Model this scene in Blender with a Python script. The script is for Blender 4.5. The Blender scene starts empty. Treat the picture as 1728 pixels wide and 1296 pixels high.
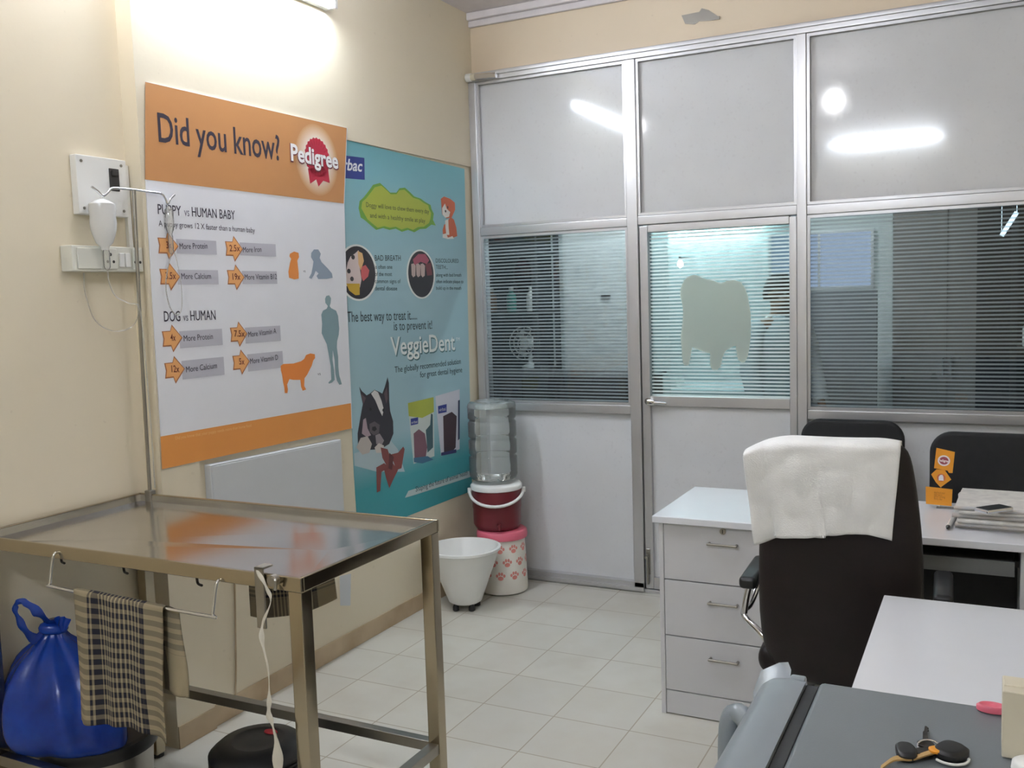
import bpy, bmesh, math, random
from mathutils import Vector, Matrix
random.seed(7)
sc = bpy.context.scene
PI = math.pi

# ------------------------------------------------------------------ camera, world, exposure
FOC, YAW, PITCH, ROLL = 1601.2, 0.4709, -0.09132, -0.0317
CAM = Vector((2.6349, -4.7764, 1.6))
_f = Vector((-math.sin(YAW)*math.cos(PITCH), math.cos(YAW)*math.cos(PITCH), math.sin(PITCH)))
_r = Vector((math.cos(YAW), math.sin(YAW), 0)); _u = _r.cross(_f)
_r2 = math.cos(ROLL)*_r + math.sin(ROLL)*_u; _u2 = -math.sin(ROLL)*_r + math.cos(ROLL)*_u
cd = bpy.data.cameras.new('camera'); cam = bpy.data.objects.new('camera', cd); sc.collection.objects.link(cam)
M3 = Matrix((_r2, _u2, -_f)).transposed()
cam.matrix_world = Matrix.Translation(CAM) @ M3.to_4x4()
cd.sensor_fit = 'HORIZONTAL'; cd.sensor_width = 36; cd.lens = FOC/1728*36; cd.clip_start = 0.02
sc.camera = cam
wd = bpy.data.worlds.new('world'); sc.world = wd; wd.use_nodes = True
wd.node_tree.nodes['Background'].inputs[0].default_value = (0.55, 0.6, 0.65, 1)
wd.node_tree.nodes['Background'].inputs[1].default_value = 0.05
sc.view_settings.view_transform = 'Standard'; sc.view_settings.look = 'None'
sc.view_settings.gamma = 1; sc.view_settings.exposure = 1.34; sc.view_settings.use_curve_mapping = False
TUBE_WALL, TUBE_BACK, BULB, TUBE_LAB = 96.0, 120.0, 60.0, 108.0      # radiance of the lamps

def at(px, py, ax, val):
    """the point of the place on the plane <axis ax> = val that the photograph shows at this pixel"""
    v = (px-864)/FOC*_r2 - (py-648)/FOC*_u2 + _f
    return CAM + v*((val-CAM[ax])/v[ax])

# ------------------------------------------------------------------ materials
def lin(c):
    o = []
    for x in c:
        x /= 255.0
        o.append(x/12.92 if x <= 0.04045 else ((x+0.055)/1.055)**2.4)
    return (o[0], o[1], o[2], 1)
class NT:
    def __init__(s, name):
        s.m = bpy.data.materials.new(name); s.m.use_nodes = True; s.t = s.m.node_tree; s.n = s.t.nodes
        s.b = s.n['Principled BSDF']; s.out = s.n['Material Output']
    def new(s, ty, **k):
        n = s.n.new(ty)
        for a, v in k.items(): setattr(n, a, v)
        return n
    def link(s, a, b): s.t.links.new(a, b)
    def put(s, sock, v):
        if hasattr(v, 'is_linked') or isinstance(v, bpy.types.NodeSocket): s.link(v, sock)
        else: sock.default_value = v
    def math(s, op, a, b=None, clamp=False):
        n = s.new('ShaderNodeMath', operation=op, use_clamp=clamp); s.put(n.inputs[0], a)
        if b is not None: s.put(n.inputs[1], b)
        return n.outputs[0]
    def mix(s, f, a, b):
        n = s.new('ShaderNodeMix', data_type='RGBA'); s.put(n.inputs[0], f); s.put(n.inputs[6], a); s.put(n.inputs[7], b)
        return n.outputs[2]
    def noise(s, scale, detail=3, vec=None):
        n = s.new('ShaderNodeTexNoise'); n.inputs['Scale'].default_value = scale; n.inputs['Detail'].default_value = detail
        s.link(vec if vec is not None else s.obj(), n.inputs['Vector']); return n.outputs['Fac']
    def obj(s):
        if not hasattr(s, '_o'): s._o = s.new('ShaderNodeTexCoord')
        return s._o.outputs['Object']
    def geo(s):
        if not hasattr(s, '_g'): s._g = s.new('ShaderNodeNewGeometry')
        return s._g.outputs['Position']
    def uv(s):
        if not hasattr(s, '_o'): s._o = s.new('ShaderNodeTexCoord')
        return s._o.outputs['UV']
    def xyz(s, v):
        n = s.new('ShaderNodeSeparateXYZ'); s.link(v, n.inputs[0]); return n.outputs
    def ramp(s, f, lo, hi):
        n = s.new('ShaderNodeMapRange'); s.put(n.inputs[0], f); n.inputs[1].default_value = lo; n.inputs[2].default_value = hi
        return n.outputs[0]
    def bump(s, h, strength=0.2, dist=0.002):
        n = s.new('ShaderNodeBump'); n.inputs['Strength'].default_value = strength; n.inputs['Distance'].default_value = dist
        s.link(h, n.inputs['Height']); s.link(n.outputs[0], s.b.inputs['Normal'])
def mat(name, col, rough=0.5, metal=0.0, var=0.05, nscale=9.0, bump=0.0, bscale=60.0, spec=0.5, emit=0, coat=0, two=None):
    k = NT(name); c = lin(col); d = lin(two) if two else tuple(min(1, x*(1-2*var)) for x in c[:3])+(1,)
    f = k.ramp(k.noise(nscale), 0.3, 0.7)
    k.link(k.mix(f, c, d), k.b.inputs['Base Color'])
    k.b.inputs['Roughness'].default_value = rough; k.b.inputs['Metallic'].default_value = metal
    k.b.inputs['Specular IOR Level'].default_value = spec; k.b.inputs['Coat Weight'].default_value = coat
    if bump: k.bump(k.noise(bscale, 4), bump)
    if emit:
        k.b.inputs['Emission Color'].default_value = c; k.b.inputs['Emission Strength'].default_value = emit
    return k.m
def clear(name, tint, mirror=0.06, body=0.0, bodycol=(200, 205, 205), rough=0.03):
    """clear plastic or glass that lets the light straight through"""
    k = NT(name); k.n.remove(k.b)
    t = k.new('ShaderNodeBsdfTransparent'); t.inputs[0].default_value = lin(tint)
    g = k.new('ShaderNodeBsdfGlossy'); g.inputs['Roughness'].default_value = rough; g.inputs[0].default_value = (1, 1, 1, 1)
    d = k.new('ShaderNodeBsdfDiffuse'); d.inputs[0].default_value = lin(bodycol)
    lw = k.new('ShaderNodeFresnel'); lw.inputs[0].default_value = 1.4
    a = k.new('ShaderNodeMixShader'); a.inputs[0].default_value = body; k.link(t.outputs[0], a.inputs[1]); k.link(d.outputs[0], a.inputs[2])
    b = k.new('ShaderNodeMixShader'); k.link(k.math('ADD', lw.outputs[0], mirror, True), b.inputs[0]); k.link(a.outputs[0], b.inputs[1]); k.link(g.outputs[0], b.inputs[2])
    k.link(b.outputs[0], k.out.inputs[0]); return k.m
def striped(name, tint, film, amount, period=0.0185):
    """clear pane with a film of horizontal frosted stripes"""
    k = NT(name); k.n.remove(k.b)
    z = k.xyz(k.geo())[2]
    fr = k.math('FRACT', k.math('MULTIPLY', z, 1/period))
    m = k.math('MULTIPLY', k.ramp(k.math('ABSOLUTE', k.math('SUBTRACT', fr, 0.5)), 0.27, 0.21), amount)
    t = k.new('ShaderNodeBsdfTransparent'); t.inputs[0].default_value = lin(tint)
    d = k.new('ShaderNodeBsdfDiffuse'); d.inputs[0].default_value = lin(film)
    tl = k.new('ShaderNodeBsdfTranslucent'); tl.inputs[0].default_value = lin(film)
    g = k.new('ShaderNodeBsdfGlossy'); g.inputs['Roughness'].default_value = 0.02
    dm = k.new('ShaderNodeMixShader'); dm.inputs[0].default_value = 0.62; k.link(d.outputs[0], dm.inputs[1]); k.link(tl.outputs[0], dm.inputs[2])
    a = k.new('ShaderNodeMixShader'); k.link(m, a.inputs[0]); k.link(t.outputs[0], a.inputs[1]); k.link(dm.outputs[0], a.inputs[2])
    b = k.new('ShaderNodeMixShader'); b.inputs[0].default_value = 0.045; k.link(a.outputs[0], b.inputs[1]); k.link(g.outputs[0], b.inputs[2])
    k.link(b.outputs[0], k.out.inputs[0]); return k.m
M = {}
# painted plaster: cream, faint patches and small chips
def wall_mat(name, a, b):
    k = NT(name)
    n1 = k.ramp(k.noise(1.3, 4), 0.35, 0.7); n2 = k.ramp(k.noise(26, 2), 0.72, 0.76)
    c = k.mix(n1, lin(a), lin(b)); c = k.mix(k.math('MULTIPLY', n2, 0.12), c, lin((150, 135, 110)))
    k.link(c, k.b.inputs['Base Color']); k.b.inputs['Roughness'].default_value = 0.55
    k.bump(k.noise(45, 4), 0.15, 0.003); return k.m
M['cream'] = wall_mat('cream_paint', (226, 216, 193), (222, 211, 187))
M['cream2'] = wall_mat('peach_paint', (226, 210, 186), (221, 204, 179))
M['ceil'] = mat('ceiling_paint', (226, 220, 222), 0.7)
M['skirt'] = mat('skirting_paint', (202, 182, 152), 0.55, two=(172, 150, 120), nscale=5)
def floor_mat():
    k = NT('floor_tiles'); p = k.xyz(k.geo()); s = 0.3046
    fx = k.math('MULTIPLY', k.math('SUBTRACT', p[0], 0.5465), 1/s); fy = k.math('MULTIPLY', k.math('SUBTRACT', p[1], -0.9998), 1/s)
    def edge(f): return k.math('SUBTRACT', 0.5, k.math('ABSOLUTE', k.math('SUBTRACT', k.math('FRACT', f), 0.5)))
    e = k.math('MINIMUM', edge(fx), edge(fy)); g = k.ramp(e, 0.011, 0.004)
    cell = k.new('ShaderNodeCombineXYZ'); k.link(k.math('FLOOR', fx), cell.inputs[0]); k.link(k.math('FLOOR', fy), cell.inputs[1])
    w = k.new('ShaderNodeTexWhiteNoise'); k.link(cell.outputs[0], w.inputs[0])
    c = k.mix(w.outputs[0], lin((205, 203, 192)), lin((198, 196, 186))); c = k.mix(k.ramp(k.noise(5, 5), 0.4, 0.75), c, lin((195, 191, 178)))
    c = k.mix(g, c, lin((160, 150, 130))); k.link(c, k.b.inputs['Base Color'])
    k.b.inputs['Roughness'].default_value = 0.32; return k.m
M['floor'] = floor_mat()
M['alu'] = mat('brushed_aluminium', (200, 200, 202), 0.36, 0.75, var=0.04, nscale=4)
M['alu_dark'] = mat('aluminium_groove', (120, 120, 122), 0.5, 0.6)
def laminate():
    k = NT('grey_white_laminate'); c = k.mix(k.ramp(k.noise(2.2, 5), 0.3, 0.7), lin((213, 214, 216)), lin((205, 206, 207)))
    c = k.mix(k.ramp(k.noise(60, 2), 0.6, 0.8), c, lin((203, 203, 205))); k.link(c, k.b.inputs['Base Color'])
    k.b.inputs['Roughness'].default_value = 0.085; k.b.inputs['Specular IOR Level'].default_value = 0.45; return k.m
M['lam'] = laminate()
M['glass_side'] = striped('striped_window_film', (214, 218, 219), (186, 194, 197), 0.34)
M['glass_door'] = striped('striped_door_film', (182, 197, 198), (240, 243, 242), 0.7)
def frost():
    k = NT('frosted_emblem_film'); k.n.remove(k.b)
    d = k.new('ShaderNodeBsdfDiffuse'); d.inputs[0].default_value = lin((222, 224, 216)); tl = k.new('ShaderNodeBsdfTranslucent'); tl.inputs[0].default_value = lin((222, 228, 222))
    a = k.new('ShaderNodeMixShader'); a.inputs[0].default_value = 0.62; k.link(d.outputs[0], a.inputs[1]); k.link(tl.outputs[0], a.inputs[2]); k.link(a.outputs[0], k.out.inputs[0]); return k.m
M['frost'] = frost()
M['steel'] = mat('polished_steel', (180, 168, 146), 0.14, 1.0, var=0.03, nscale=3)
M['steel_tray'] = mat('steel_tray_sheet', (208, 207, 206), 0.15, 1.0, var=0.05, nscale=4, bump=0.06, bscale=5)
M['steel_b'] = mat('brushed_steel', (166, 162, 154), 0.32, 1.0, var=0.05)
M['chrome'] = mat('chrome', (225, 225, 228), 0.08, 1.0, var=0.0)
M['dark_metal'] = mat('dark_hook_metal', (70, 66, 62), 0.4, 0.8)
M['white_lam'] = mat('white_desk_laminate', (226, 228, 233), 0.22, var=0.01)
M['white_front'] = mat('white_drawer_laminate', (206, 206, 208), 0.3, var=0.01)
M['groove'] = mat('dark_groove', (70, 70, 72), 0.7)
M['black'] = mat('black_plastic', (26, 26, 28), 0.4, var=0.1)
M['black_fab'] = mat('black_fabric', (24, 25, 28), 0.75, var=0.15, nscale=30, bump=0.2, bscale=300)
M['leather'] = mat('dark_brown_leatherette', (27, 19, 19), 0.5, spec=0.3, var=0.12, nscale=20, bump=0.25, bscale=220)
M['white_pl'] = mat('white_plastic', (232, 232, 228), 0.35, var=0.015)
M['ivory'] = mat('ivory_plastic', (226, 226, 216), 0.35, var=0.015)
M['grey_pl'] = mat('grey_plastic', (120, 122, 122), 0.5)
M['hole'] = mat('dark_slot', (55, 52, 50), 0.6)
M['pink'] = mat('pink_plastic', (222, 108, 128), 0.4)
M['maroon'] = mat('maroon_plastic', (112, 34, 42), 0.3, var=0.08)
M['bluebag'] = mat('blue_polythene', (16, 62, 160), 0.27, two=(8, 40, 122), nscale=9, bump=0.8, bscale=18)
M['board'] = mat('white_board_sheet', (205, 208, 210), 0.4, var=0.01)
M['fridge'] = mat('grey_painted_metal', (112, 118, 122), 0.33, var=0.02, bump=0.12, bscale=500)
M['fridge_d'] = mat('grey_door_plastic', (132, 140, 145), 0.28, var=0.02)
M['gasket'] = mat('black_rubber_seal', (38, 40, 42), 0.6)
M['paper'] = mat('newsprint', (226, 223, 217), 0.8, two=(204, 200, 196), nscale=30)
M['paper2'] = mat('newsprint_colour', (216, 204, 194), 0.8, two=(186, 190, 194), nscale=18)
M['white_cloth'] = mat('white_terry_towel', (246, 246, 245), 0.9, var=0.04, nscale=14, bump=0.9, bscale=260)
M['gauze'] = mat('white_gauze', (214, 208, 194), 0.9, var=0.05, bump=0.6, bscale=200)
M['orange_card'] = mat('orange_card', (228, 152, 40), 0.5, var=0.03)
M['beige'] = mat('beige_card', (214, 206, 184), 0.6)
M['red'] = mat('red_print', (198, 34, 52), 0.5)
M['tan'] = mat('tan_leather', (176, 142, 86), 0.6)
M['iv'] = clear('cloudy_fluid_bottle', (240, 242, 242), 0.04, 0.7, (240, 240, 238), 0.2)
M['ivtube'] = clear('clear_drip_tube', (246, 246, 244), 0.04, 0.22, (226, 224, 218), 0.1)
M['bottle'] = clear('clear_water_bottle', (250, 252, 251), 0.0, 0.2, (222, 228, 226), 0.05)
M['pane'] = clear('clear_glass', (225, 235, 235), 0.02)
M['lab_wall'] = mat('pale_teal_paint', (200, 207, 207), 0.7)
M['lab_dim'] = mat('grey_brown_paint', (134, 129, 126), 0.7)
M['lab_cab'] = mat('grey_steel_cupboard', (222, 226, 226), 0.4)
M['brown_wood'] = mat('brown_wood', (112, 92, 80), 0.5, var=0.1)
M['dark_rack'] = mat('dark_rack_metal', (58, 56, 60), 0.5)
M['skin'] = mat('brown_skin', (150, 105, 80), 0.5)
M['hair'] = mat('black_hair', (22, 19, 20), 0.5)
M['coat'] = mat('white_coat_cotton', (220, 224, 230), 0.8)
M['trouser'] = mat('dark_trousers', (48, 50, 60), 0.8)
def emis(name, col, s):
    k = NT(name); k.n.remove(k.b); e = k.new('ShaderNodeEmission'); e.inputs[0].default_value = lin(col); e.inputs[1].default_value = s
    k.link(e.outputs[0], k.out.inputs[0]); return k.m
M['tube_wall'] = emis('lit_tube_wall', (230, 241, 255), TUBE_WALL)
M['tube_back'] = emis('lit_tube_back', (232, 242, 255), TUBE_BACK)
M['tube_lab'] = emis('lit_tube_next_room', (238, 252, 255), TUBE_LAB)
M['bulb'] = emis('lit_bulb', (250, 250, 255), BULB)
M['lab_window'] = emis('daylit_pane', (176, 196, 225), 0.55)
M['led'] = emis('led_dots', (215, 240, 255), 1.6)
def check_cloth(name, nu, nv):
    """tan cotton with fine navy checks woven in the middle and plain bands at the border"""
    k = NT(name); u = k.xyz(k.uv())
    def line(c, n, w): return k.math('LESS_THAN', k.math('FRACT', k.math('MULTIPLY', c, n)), w)
    def band(c, a, b): return k.math('MULTIPLY', k.math('GREATER_THAN', c, a), k.math('LESS_THAN', c, b))
    v1 = k.math('MULTIPLY', line(u[0], nu, 0.58), band(u[0], 0.17, 0.80)); wide = k.math('MAXIMUM', band(u[0], 0.21, 0.28), band(u[0], 0.775, 0.80))
    h1 = k.math('MULTIPLY', line(u[1], nv, 0.55), band(u[1], 0.0, 0.82))
    s = k.math('ADD', k.math('MULTIPLY', k.math('MAXIMUM', v1, wide), 0.62), k.math('MULTIPLY', h1, 0.42), True)
    k.link(k.mix(s, lin((150, 138, 112)), lin((22, 23, 38))), k.b.inputs['Base Color']); k.b.inputs['Roughness'].default_value = 0.9
    k.bump(k.noise(150, 3), 0.3); return k.m
M['check'] = check_cloth('navy_check_cotton', 24, 22)
def blue_print():
    """pale blue print running to a deeper teal band at the bottom and to a brighter sky blue at the top"""
    k = NT('printed_blue_sheet'); z = k.xyz(k.geo())[2]
    c = k.mix(k.ramp(z, 1.75, 2.3), lin((160, 192, 202)), lin((122, 188, 200))); c = k.mix(k.ramp(z, 0.95, 0.72), c, lin((58, 152, 160)))
    k.link(c, k.b.inputs['Base Color']); k.b.inputs['Roughness'].default_value = 0.4; return k.m
M['blue_print'] = blue_print()
def pm(col): # a flat printing ink
    key = 'ink_%d_%d_%d' % col
    if key not in M: M[key] = mat(key, col, 0.45, var=0.012)
    return M[key]

# ------------------------------------------------------------------ mesh building
OFF = {}
class MB:
    def __init__(s): s.bm = bmesh.new(); s.uvl = None
    def box(s, a, b, bev=0.0, mi=0, seg=2, rot=None):
        a, b = Vector(a), Vector(b); c = (a+b)/2; d = b-a
        mt = Matrix.Translation(c) @ (rot.to_4x4() if rot else Matrix()) @ Matrix.Diagonal((abs(d.x), abs(d.y), abs(d.z), 1))
        r = bmesh.ops.create_cube(s.bm, size=1, matrix=mt); vs = r['verts']
        fs = set(f for v in vs for f in v.link_faces)
        for f in fs: f.material_index = mi
        if bev:
            es = list(set(e for v in vs for e in v.link_edges))
            rb = bmesh.ops.bevel(s.bm, geom=es, offset=bev, segments=seg, affect='EDGES', profile=0.5)
            for f in rb['faces']: f.material_index = mi
        return s
    def ring(s, pts): return [s.bm.verts.new(p) for p in pts]
    def skin(s, rings, closed=True, cap=True, mi=0, loop=False):
        for i in range(len(rings)-(0 if loop else 1)):
            A, B = rings[i], rings[(i+1) % len(rings)]; n = len(A)
            for j in range(n if closed else n-1):
                q = [A[j], A[(j+1) % n], B[(j+1) % n], B[j]]
                try: s.bm.faces.new(q).material_index = mi
                except ValueError: pass
        if cap and not loop:
            for R in (rings[0], rings[-1]):
                try: s.bm.faces.new(R).material_index = mi
                except ValueError: pass
        return s
    def tube(s, pts, r, n=8, loop=False, mi=0, cap=True):
        P = [Vector(p) for p in pts]; m = len(P); rings = []; nor = None
        for i in range(m):
            if loop: t = P[(i+1) % m]-P[i-1]
            else: t = P[min(i+1, m-1)]-P[max(i-1, 0)]
            t.normalize()
            if nor is None:
                nor = t.orthogonal().normalized()
            nor = (nor-t*nor.dot(t)).normalized(); b = t.cross(nor)
            rr = r[i] if isinstance(r, (list, tuple)) else r
            rings.append(s.ring([P[i]+rr*(math.cos(2*PI*j/n)*nor+math.sin(2*PI*j/n)*b) for j in range(n)]))
        return s.skin(rings, True, cap, mi, loop)
    def cyl(s, p0, p1, r0, r1=None, n=20, mi=0): return s.tube([p0, p1], [r0, r0 if r1 is None else r1], n, mi=mi)
    def lathe(s, prof, c, n=36, mi=0, a0=0, a1=2*PI, axis=None, cap=True):
        rings = []
        for r, z in prof:
            pts = []
            for j in range(n):
                a = a0+(a1-a0)*j/n
                p = Vector((r*math.cos(a), r*math.sin(a), z))
                if axis: p = axis @ p
                pts.append(Vector(c)+p)
            rings.append(s.ring(pts))
        return s.skin(rings, True, cap, mi)
    def prism(s, pts, vec, mi=0):
        A = s.ring([Vector(p) for p in pts]); B = s.ring([Vector(p)+Vector(vec) for p in pts]); return s.skin([A, B], True, True, mi)
    def poly(s, pts, mi=0):
        f = s.bm.faces.new(s.ring(pts)); f.material_index = mi; f.normal_update()
        if len(pts) > 4: bmesh.ops.triangulate(s.bm, faces=[f], ngon_method='EAR_CLIP')
        return s
    def grid(s, fn, nu, nv, mi=0, uv=True):
        V = [[s.bm.verts.new(fn(i/nu, j/nv)) for i in range(nu+1)] for j in range(nv+1)]
        if uv and s.uvl is None: s.uvl = s.bm.loops.layers.uv.new('UVMap')
        for j in range(nv):
            for i in range(nu):
                f = s.bm.faces.new([V[j][i], V[j][i+1], V[j+1][i+1], V[j+1][i]]); f.material_index = mi
                if uv:
                    for l, (a, b) in zip(f.loops, ((i, j), (i+1, j), (i+1, j+1), (i, j+1))): l[s.uvl].uv = (a/nu, b/nv)
        return s
def build(name, mb, mats, parent=None, angle=50, recalc=True, solid=0, subd=0):
    if recalc: bmesh.ops.recalc_face_normals(mb.bm, faces=mb.bm.faces[:])
    me = bpy.data.meshes.new(name)
    if parent is None:
        xs = [v.co for v in mb.bm.verts]
        o0 = Vector(((min(v.x for v in xs)+max(v.x for v in xs))/2, (min(v.y for v in xs)+max(v.y for v in xs))/2, min(v.z for v in xs)))
    else: o0 = OFF[parent.name]
    if o0 is not None:
        for v in mb.bm.verts: v.co -= o0
    mb.bm.to_mesh(me); mb.bm.free()
    for m in (mats if isinstance(mats, (list, tuple)) else [mats]): me.materials.append(m if not isinstance(m, str) else M[m])
    if angle:
        me.shade_smooth(); me.set_sharp_from_angle(angle=math.radians(angle))
    o = bpy.data.objects.new(name, me); sc.collection.objects.link(o)
    if angle and not subd and not solid:
        wn = o.modifiers.new('normals', 'WEIGHTED_NORMAL'); wn.keep_sharp = True
    if parent is None: o.location = o0; OFF[o.name] = o0
    else: o.parent = parent; OFF[o.name] = o0
    if solid:
        md = o.modifiers.new('thickness', 'SOLIDIFY'); md.thickness = solid; md.offset = 0
    if subd:
        md = o.modifiers.new('smooth', 'SUBSURF'); md.levels = subd; md.render_levels = subd
    return o
def tag(o, label, cat, group=None):
    o['label'] = label; o['category'] = cat
    if group: o['group'] = group
    return o
def struct(name, mb, mats, parent=None, **k):
    o = build(name, mb, mats, parent, **k)
    o['kind'] = 'structure'
    return o
def thing(name, label, cat, loc, rotz=None, group=None):
    """an Empty at the base of a thing; with rotz its parts are built in its own frame"""
    o = bpy.data.objects.new(name, None); sc.collection.objects.link(o); o.location = loc; o.empty_display_size = 0.1
    if rotz is None: OFF[o.name] = Vector(loc)
    else: o.rotation_euler = (0, 0, rotz); OFF[o.name] = None
    return tag(o, label, cat, group)
def dup(root, loc, rotz, label):
    r = root.copy(); sc.collection.objects.link(r); r.location = loc; r.rotation_euler = (0, 0, rotz); r['label'] = label
    for ch in list(root.children):
        c = ch.copy(); sc.collection.objects.link(c); c.parent = r
        for g in ch.children:
            d = g.copy(); sc.collection.objects.link(d); d.parent = c
    return r
def smoothpath(pts, n=8):
    """Catmull-Rom through the points"""
    P = [Vector(p) for p in pts]; P = [2*P[0]-P[1]]+P+[2*P[-1]-P[-2]]; out = []
    for i in range(1, len(P)-2):
        for k in range(n):
            t = k/n; a, b, c, d = P[i-1:i+3]
            out.append(0.5*((2*b)+(c-a)*t+(2*a-5*b+4*c-d)*t*t+(3*b-a-3*c+d)*t**3))
    return out+[P[-2]]
_txt = {}
def glyphs(s, bold=0.0, shear=0.0):
    key = (s, bold, shear)
    if key in _txt: return _txt[key]
    cu = bpy.data.curves.new('t', 'FONT'); cu.body = s; cu.resolution_u = 3; cu.offset = bold; cu.shear = shear
    o = bpy.data.objects.new('t', cu); sc.collection.objects.link(o); bpy.context.view_layer.update()
    me = bpy.data.meshes.new_from_object(o.evaluated_get(bpy.context.evaluated_depsgraph_get()))
    vs = [v.co.copy() for v in me.vertices]; fs = [list(p.vertices) for p in me.polygons]
    bpy.data.objects.remove(o); bpy.data.curves.remove(cu); bpy.data.meshes.remove(me)
    _txt[key] = (vs, fs); return vs, fs
CAP = max(v.y for v in glyphs('H')[0])
def text(mb, s, A, B, up, mi, bold=0.0, shear=0.0, lift=Vector((0, 0, 0))):
    """printed text whose baseline runs A to B and whose capitals are as tall as the vector up"""
    if 'M' in s and bold:   # heavy strokes by a second pass a hair to the side
        text(mb, s, A, B, up, mi, 0.0, shear, lift); lift = lift+(B-A).normalized()*up.length*bold*1.6+Vector((0.0001, 0, 0)) if abs((B-A).y) > abs((B-A).x) else lift; bold = 0.0
    vs, fs = glyphs(s, bold, shear); x0 = min(v.x for v in vs); x1 = max(v.x for v in vs)
    V = [mb.bm.verts.new(A+(B-A)*((v.x-x0)/(x1-x0))+up*(v.y/CAP)+lift) for v in vs]
    for f in fs:
        try: mb.bm.faces.new([V[i] for i in f]).material_index = mi
        except ValueError: pass
Z = Vector((0, 0, 1))

# ------------------------------------------------------------------ the room
XL, YB, XR, H = -0.06, -5.72, 3.75, 3.17
YP = -2.385                      # where the left wall steps forward
m = MB().box((-2.2, YB-0.1, -0.1), (4.6, 2.6, 0)); struct('floor', m, 'floor', angle=0)
m = MB().box((-2.2, YB-0.1, H), (4.6, 2.6, H+0.1)); struct('ceiling', m, 'ceil', angle=0)
m = MB().box((XL-0.15, YB-0.1, 0), (XL, YP, H)); struct('wall_left', m, 'cream', angle=0)
m = MB().box((XL-0.15, YP, 0), (0, 0.1, H)); struct('wall_left_far', m, 'cream', angle=0)
m = MB().box((0, -2.2, 2.333), (0.012, 0.1, H)); m.box((0, YP, 0), (0.012, -2.2, H)); struct('trim_3', m, 'cream', angle=0)
m = MB().box((-0.06, 0.0, 2.842), (XR+0.1, 0.12, H)); struct('wall_front', m, 'cream2', angle=0)
m = MB().box((XR, YB-0.1, 0), (XR+0.1, 0.12, H)); struct('wall_right', m, 'cream', angle=0)
m = MB().box((XL-0.15, YB-0.1, 0), (XR+0.1, YB, H)); struct('wall_back', m, 'cream', angle=0)
m = MB().box((0.012, -0.045, H-0.04), (XR, 0, H), 0.006); m.box((0.012, -0.025, H-0.075), (XR, 0, H-0.04), 0.006)
struct('trim_1', m, M['ceil'])
m = MB().box((0, -2.2, 0), (0.006, -0.05, 0.085), 0.002); m.box((0.012, YP, 0), (0.018, -2.2, 0.085), 0.002); m.box((XL, YB, 0), (XL+0.006, YP, 0.085), 0.002)
struct('baseboard_left', m, 'skirt', angle=30)
# partition: aluminium frame, laminate panels, glazing, door
xA0, xA1, xB0, xB1 = 0.927, 0.985, 1.787, 1.833
fr = MB()
def bar(a, b, bev=0.004): fr.box(a, b, bev)
bar((0.012, -0.05, 0.02), (0.058, 0.05, 2.79))                  # left jamb
bar((0.012, -0.05, 2.79), (XR, 0.05, 2.84))                     # head
fr.box((0.058, -0.062, 2.815), (XR, -0.05, 2.832), 0.002)
for x0, x1 in ((xA0, xA1), (xB0, xB1), (3.05, 3.096), (3.70, XR)): bar((x0, -0.05, 0.02), (x1, 0.05, 2.79))
def rails(x0, x1, zs, t=0.046):
    for z in zs: bar((x0, -0.046, z), (x1, 0.046, z+t))
rails(0.058, xA0, (1.946, 0.962)); rails(xA1, xB0, (1.95,)); rails(xB1, 3.05, (1.946, 0.962)); rails(3.096, 3.70, (1.946, 0.962))
bar((0.012, -0.05, 0.0), (xA1, 0.05, 0.055)); bar((xB1, -0.05, 0.0), (XR, 0.05, 0.055)); fr.box((xA1, -0.045, 0), (xB1, 0.045, 0.018), 0.003)
fr.box((0.012, -0.062, 0.01), (xA1, -0.05, 0.03), 0.002)
# slim glazing beads
def beads(x0, x1, z0, z1, y=-0.03, w=0.014):
    fr.box((x0, y-0.008, z0), (x0+w, y, z1)); fr.box((x1-w, y-0.008, z0), (x1, y, z1)); fr.box((x0+w, y-0.008, z0), (x1-w, y, z0+w)); fr.box((x0+w, y-0.008, z1-w), (x1-w, y, z1))
for x0, x1 in ((0.058, xA0), (xA1, xB0), (xB1, 3.05), (3.096, 3.70)): beads(x0, x1, 1.994 if x0 != xA1 else 1.998, 2.789)
for x0, x1 in ((0.058, xA0), (xB1, 3.05), (3.096, 3.70)): beads(x0, x1, 1.009, 1.945)
part = struct('trim_2', fr, 'alu', angle=30)
m = MB()
for x0, x1 in ((0.058, xA0), (xB1, 3.05), (3.096, 3.70)):
    m.box((x0, -0.012, 1.992), (x1, 0.012, 2.79)); m.box((x0, -0.012, 0.055), (x1, 0.012, 0.962))
m.box((xA1, -0.012, 1.996), (xB0, 0.012, 2.79))
struct('wall_partition', m, 'lam', angle=0)
for i, (x0, x1) in enumerate(((0.058, xA0), (xB1, 3.05), (3.096, 3.70))):
    m = MB().box((x0, -0.003, 1.008), (x1, 0.003, 1.946)); struct('window_%d' % (i+1), m, 'glass_side', angle=0)
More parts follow.
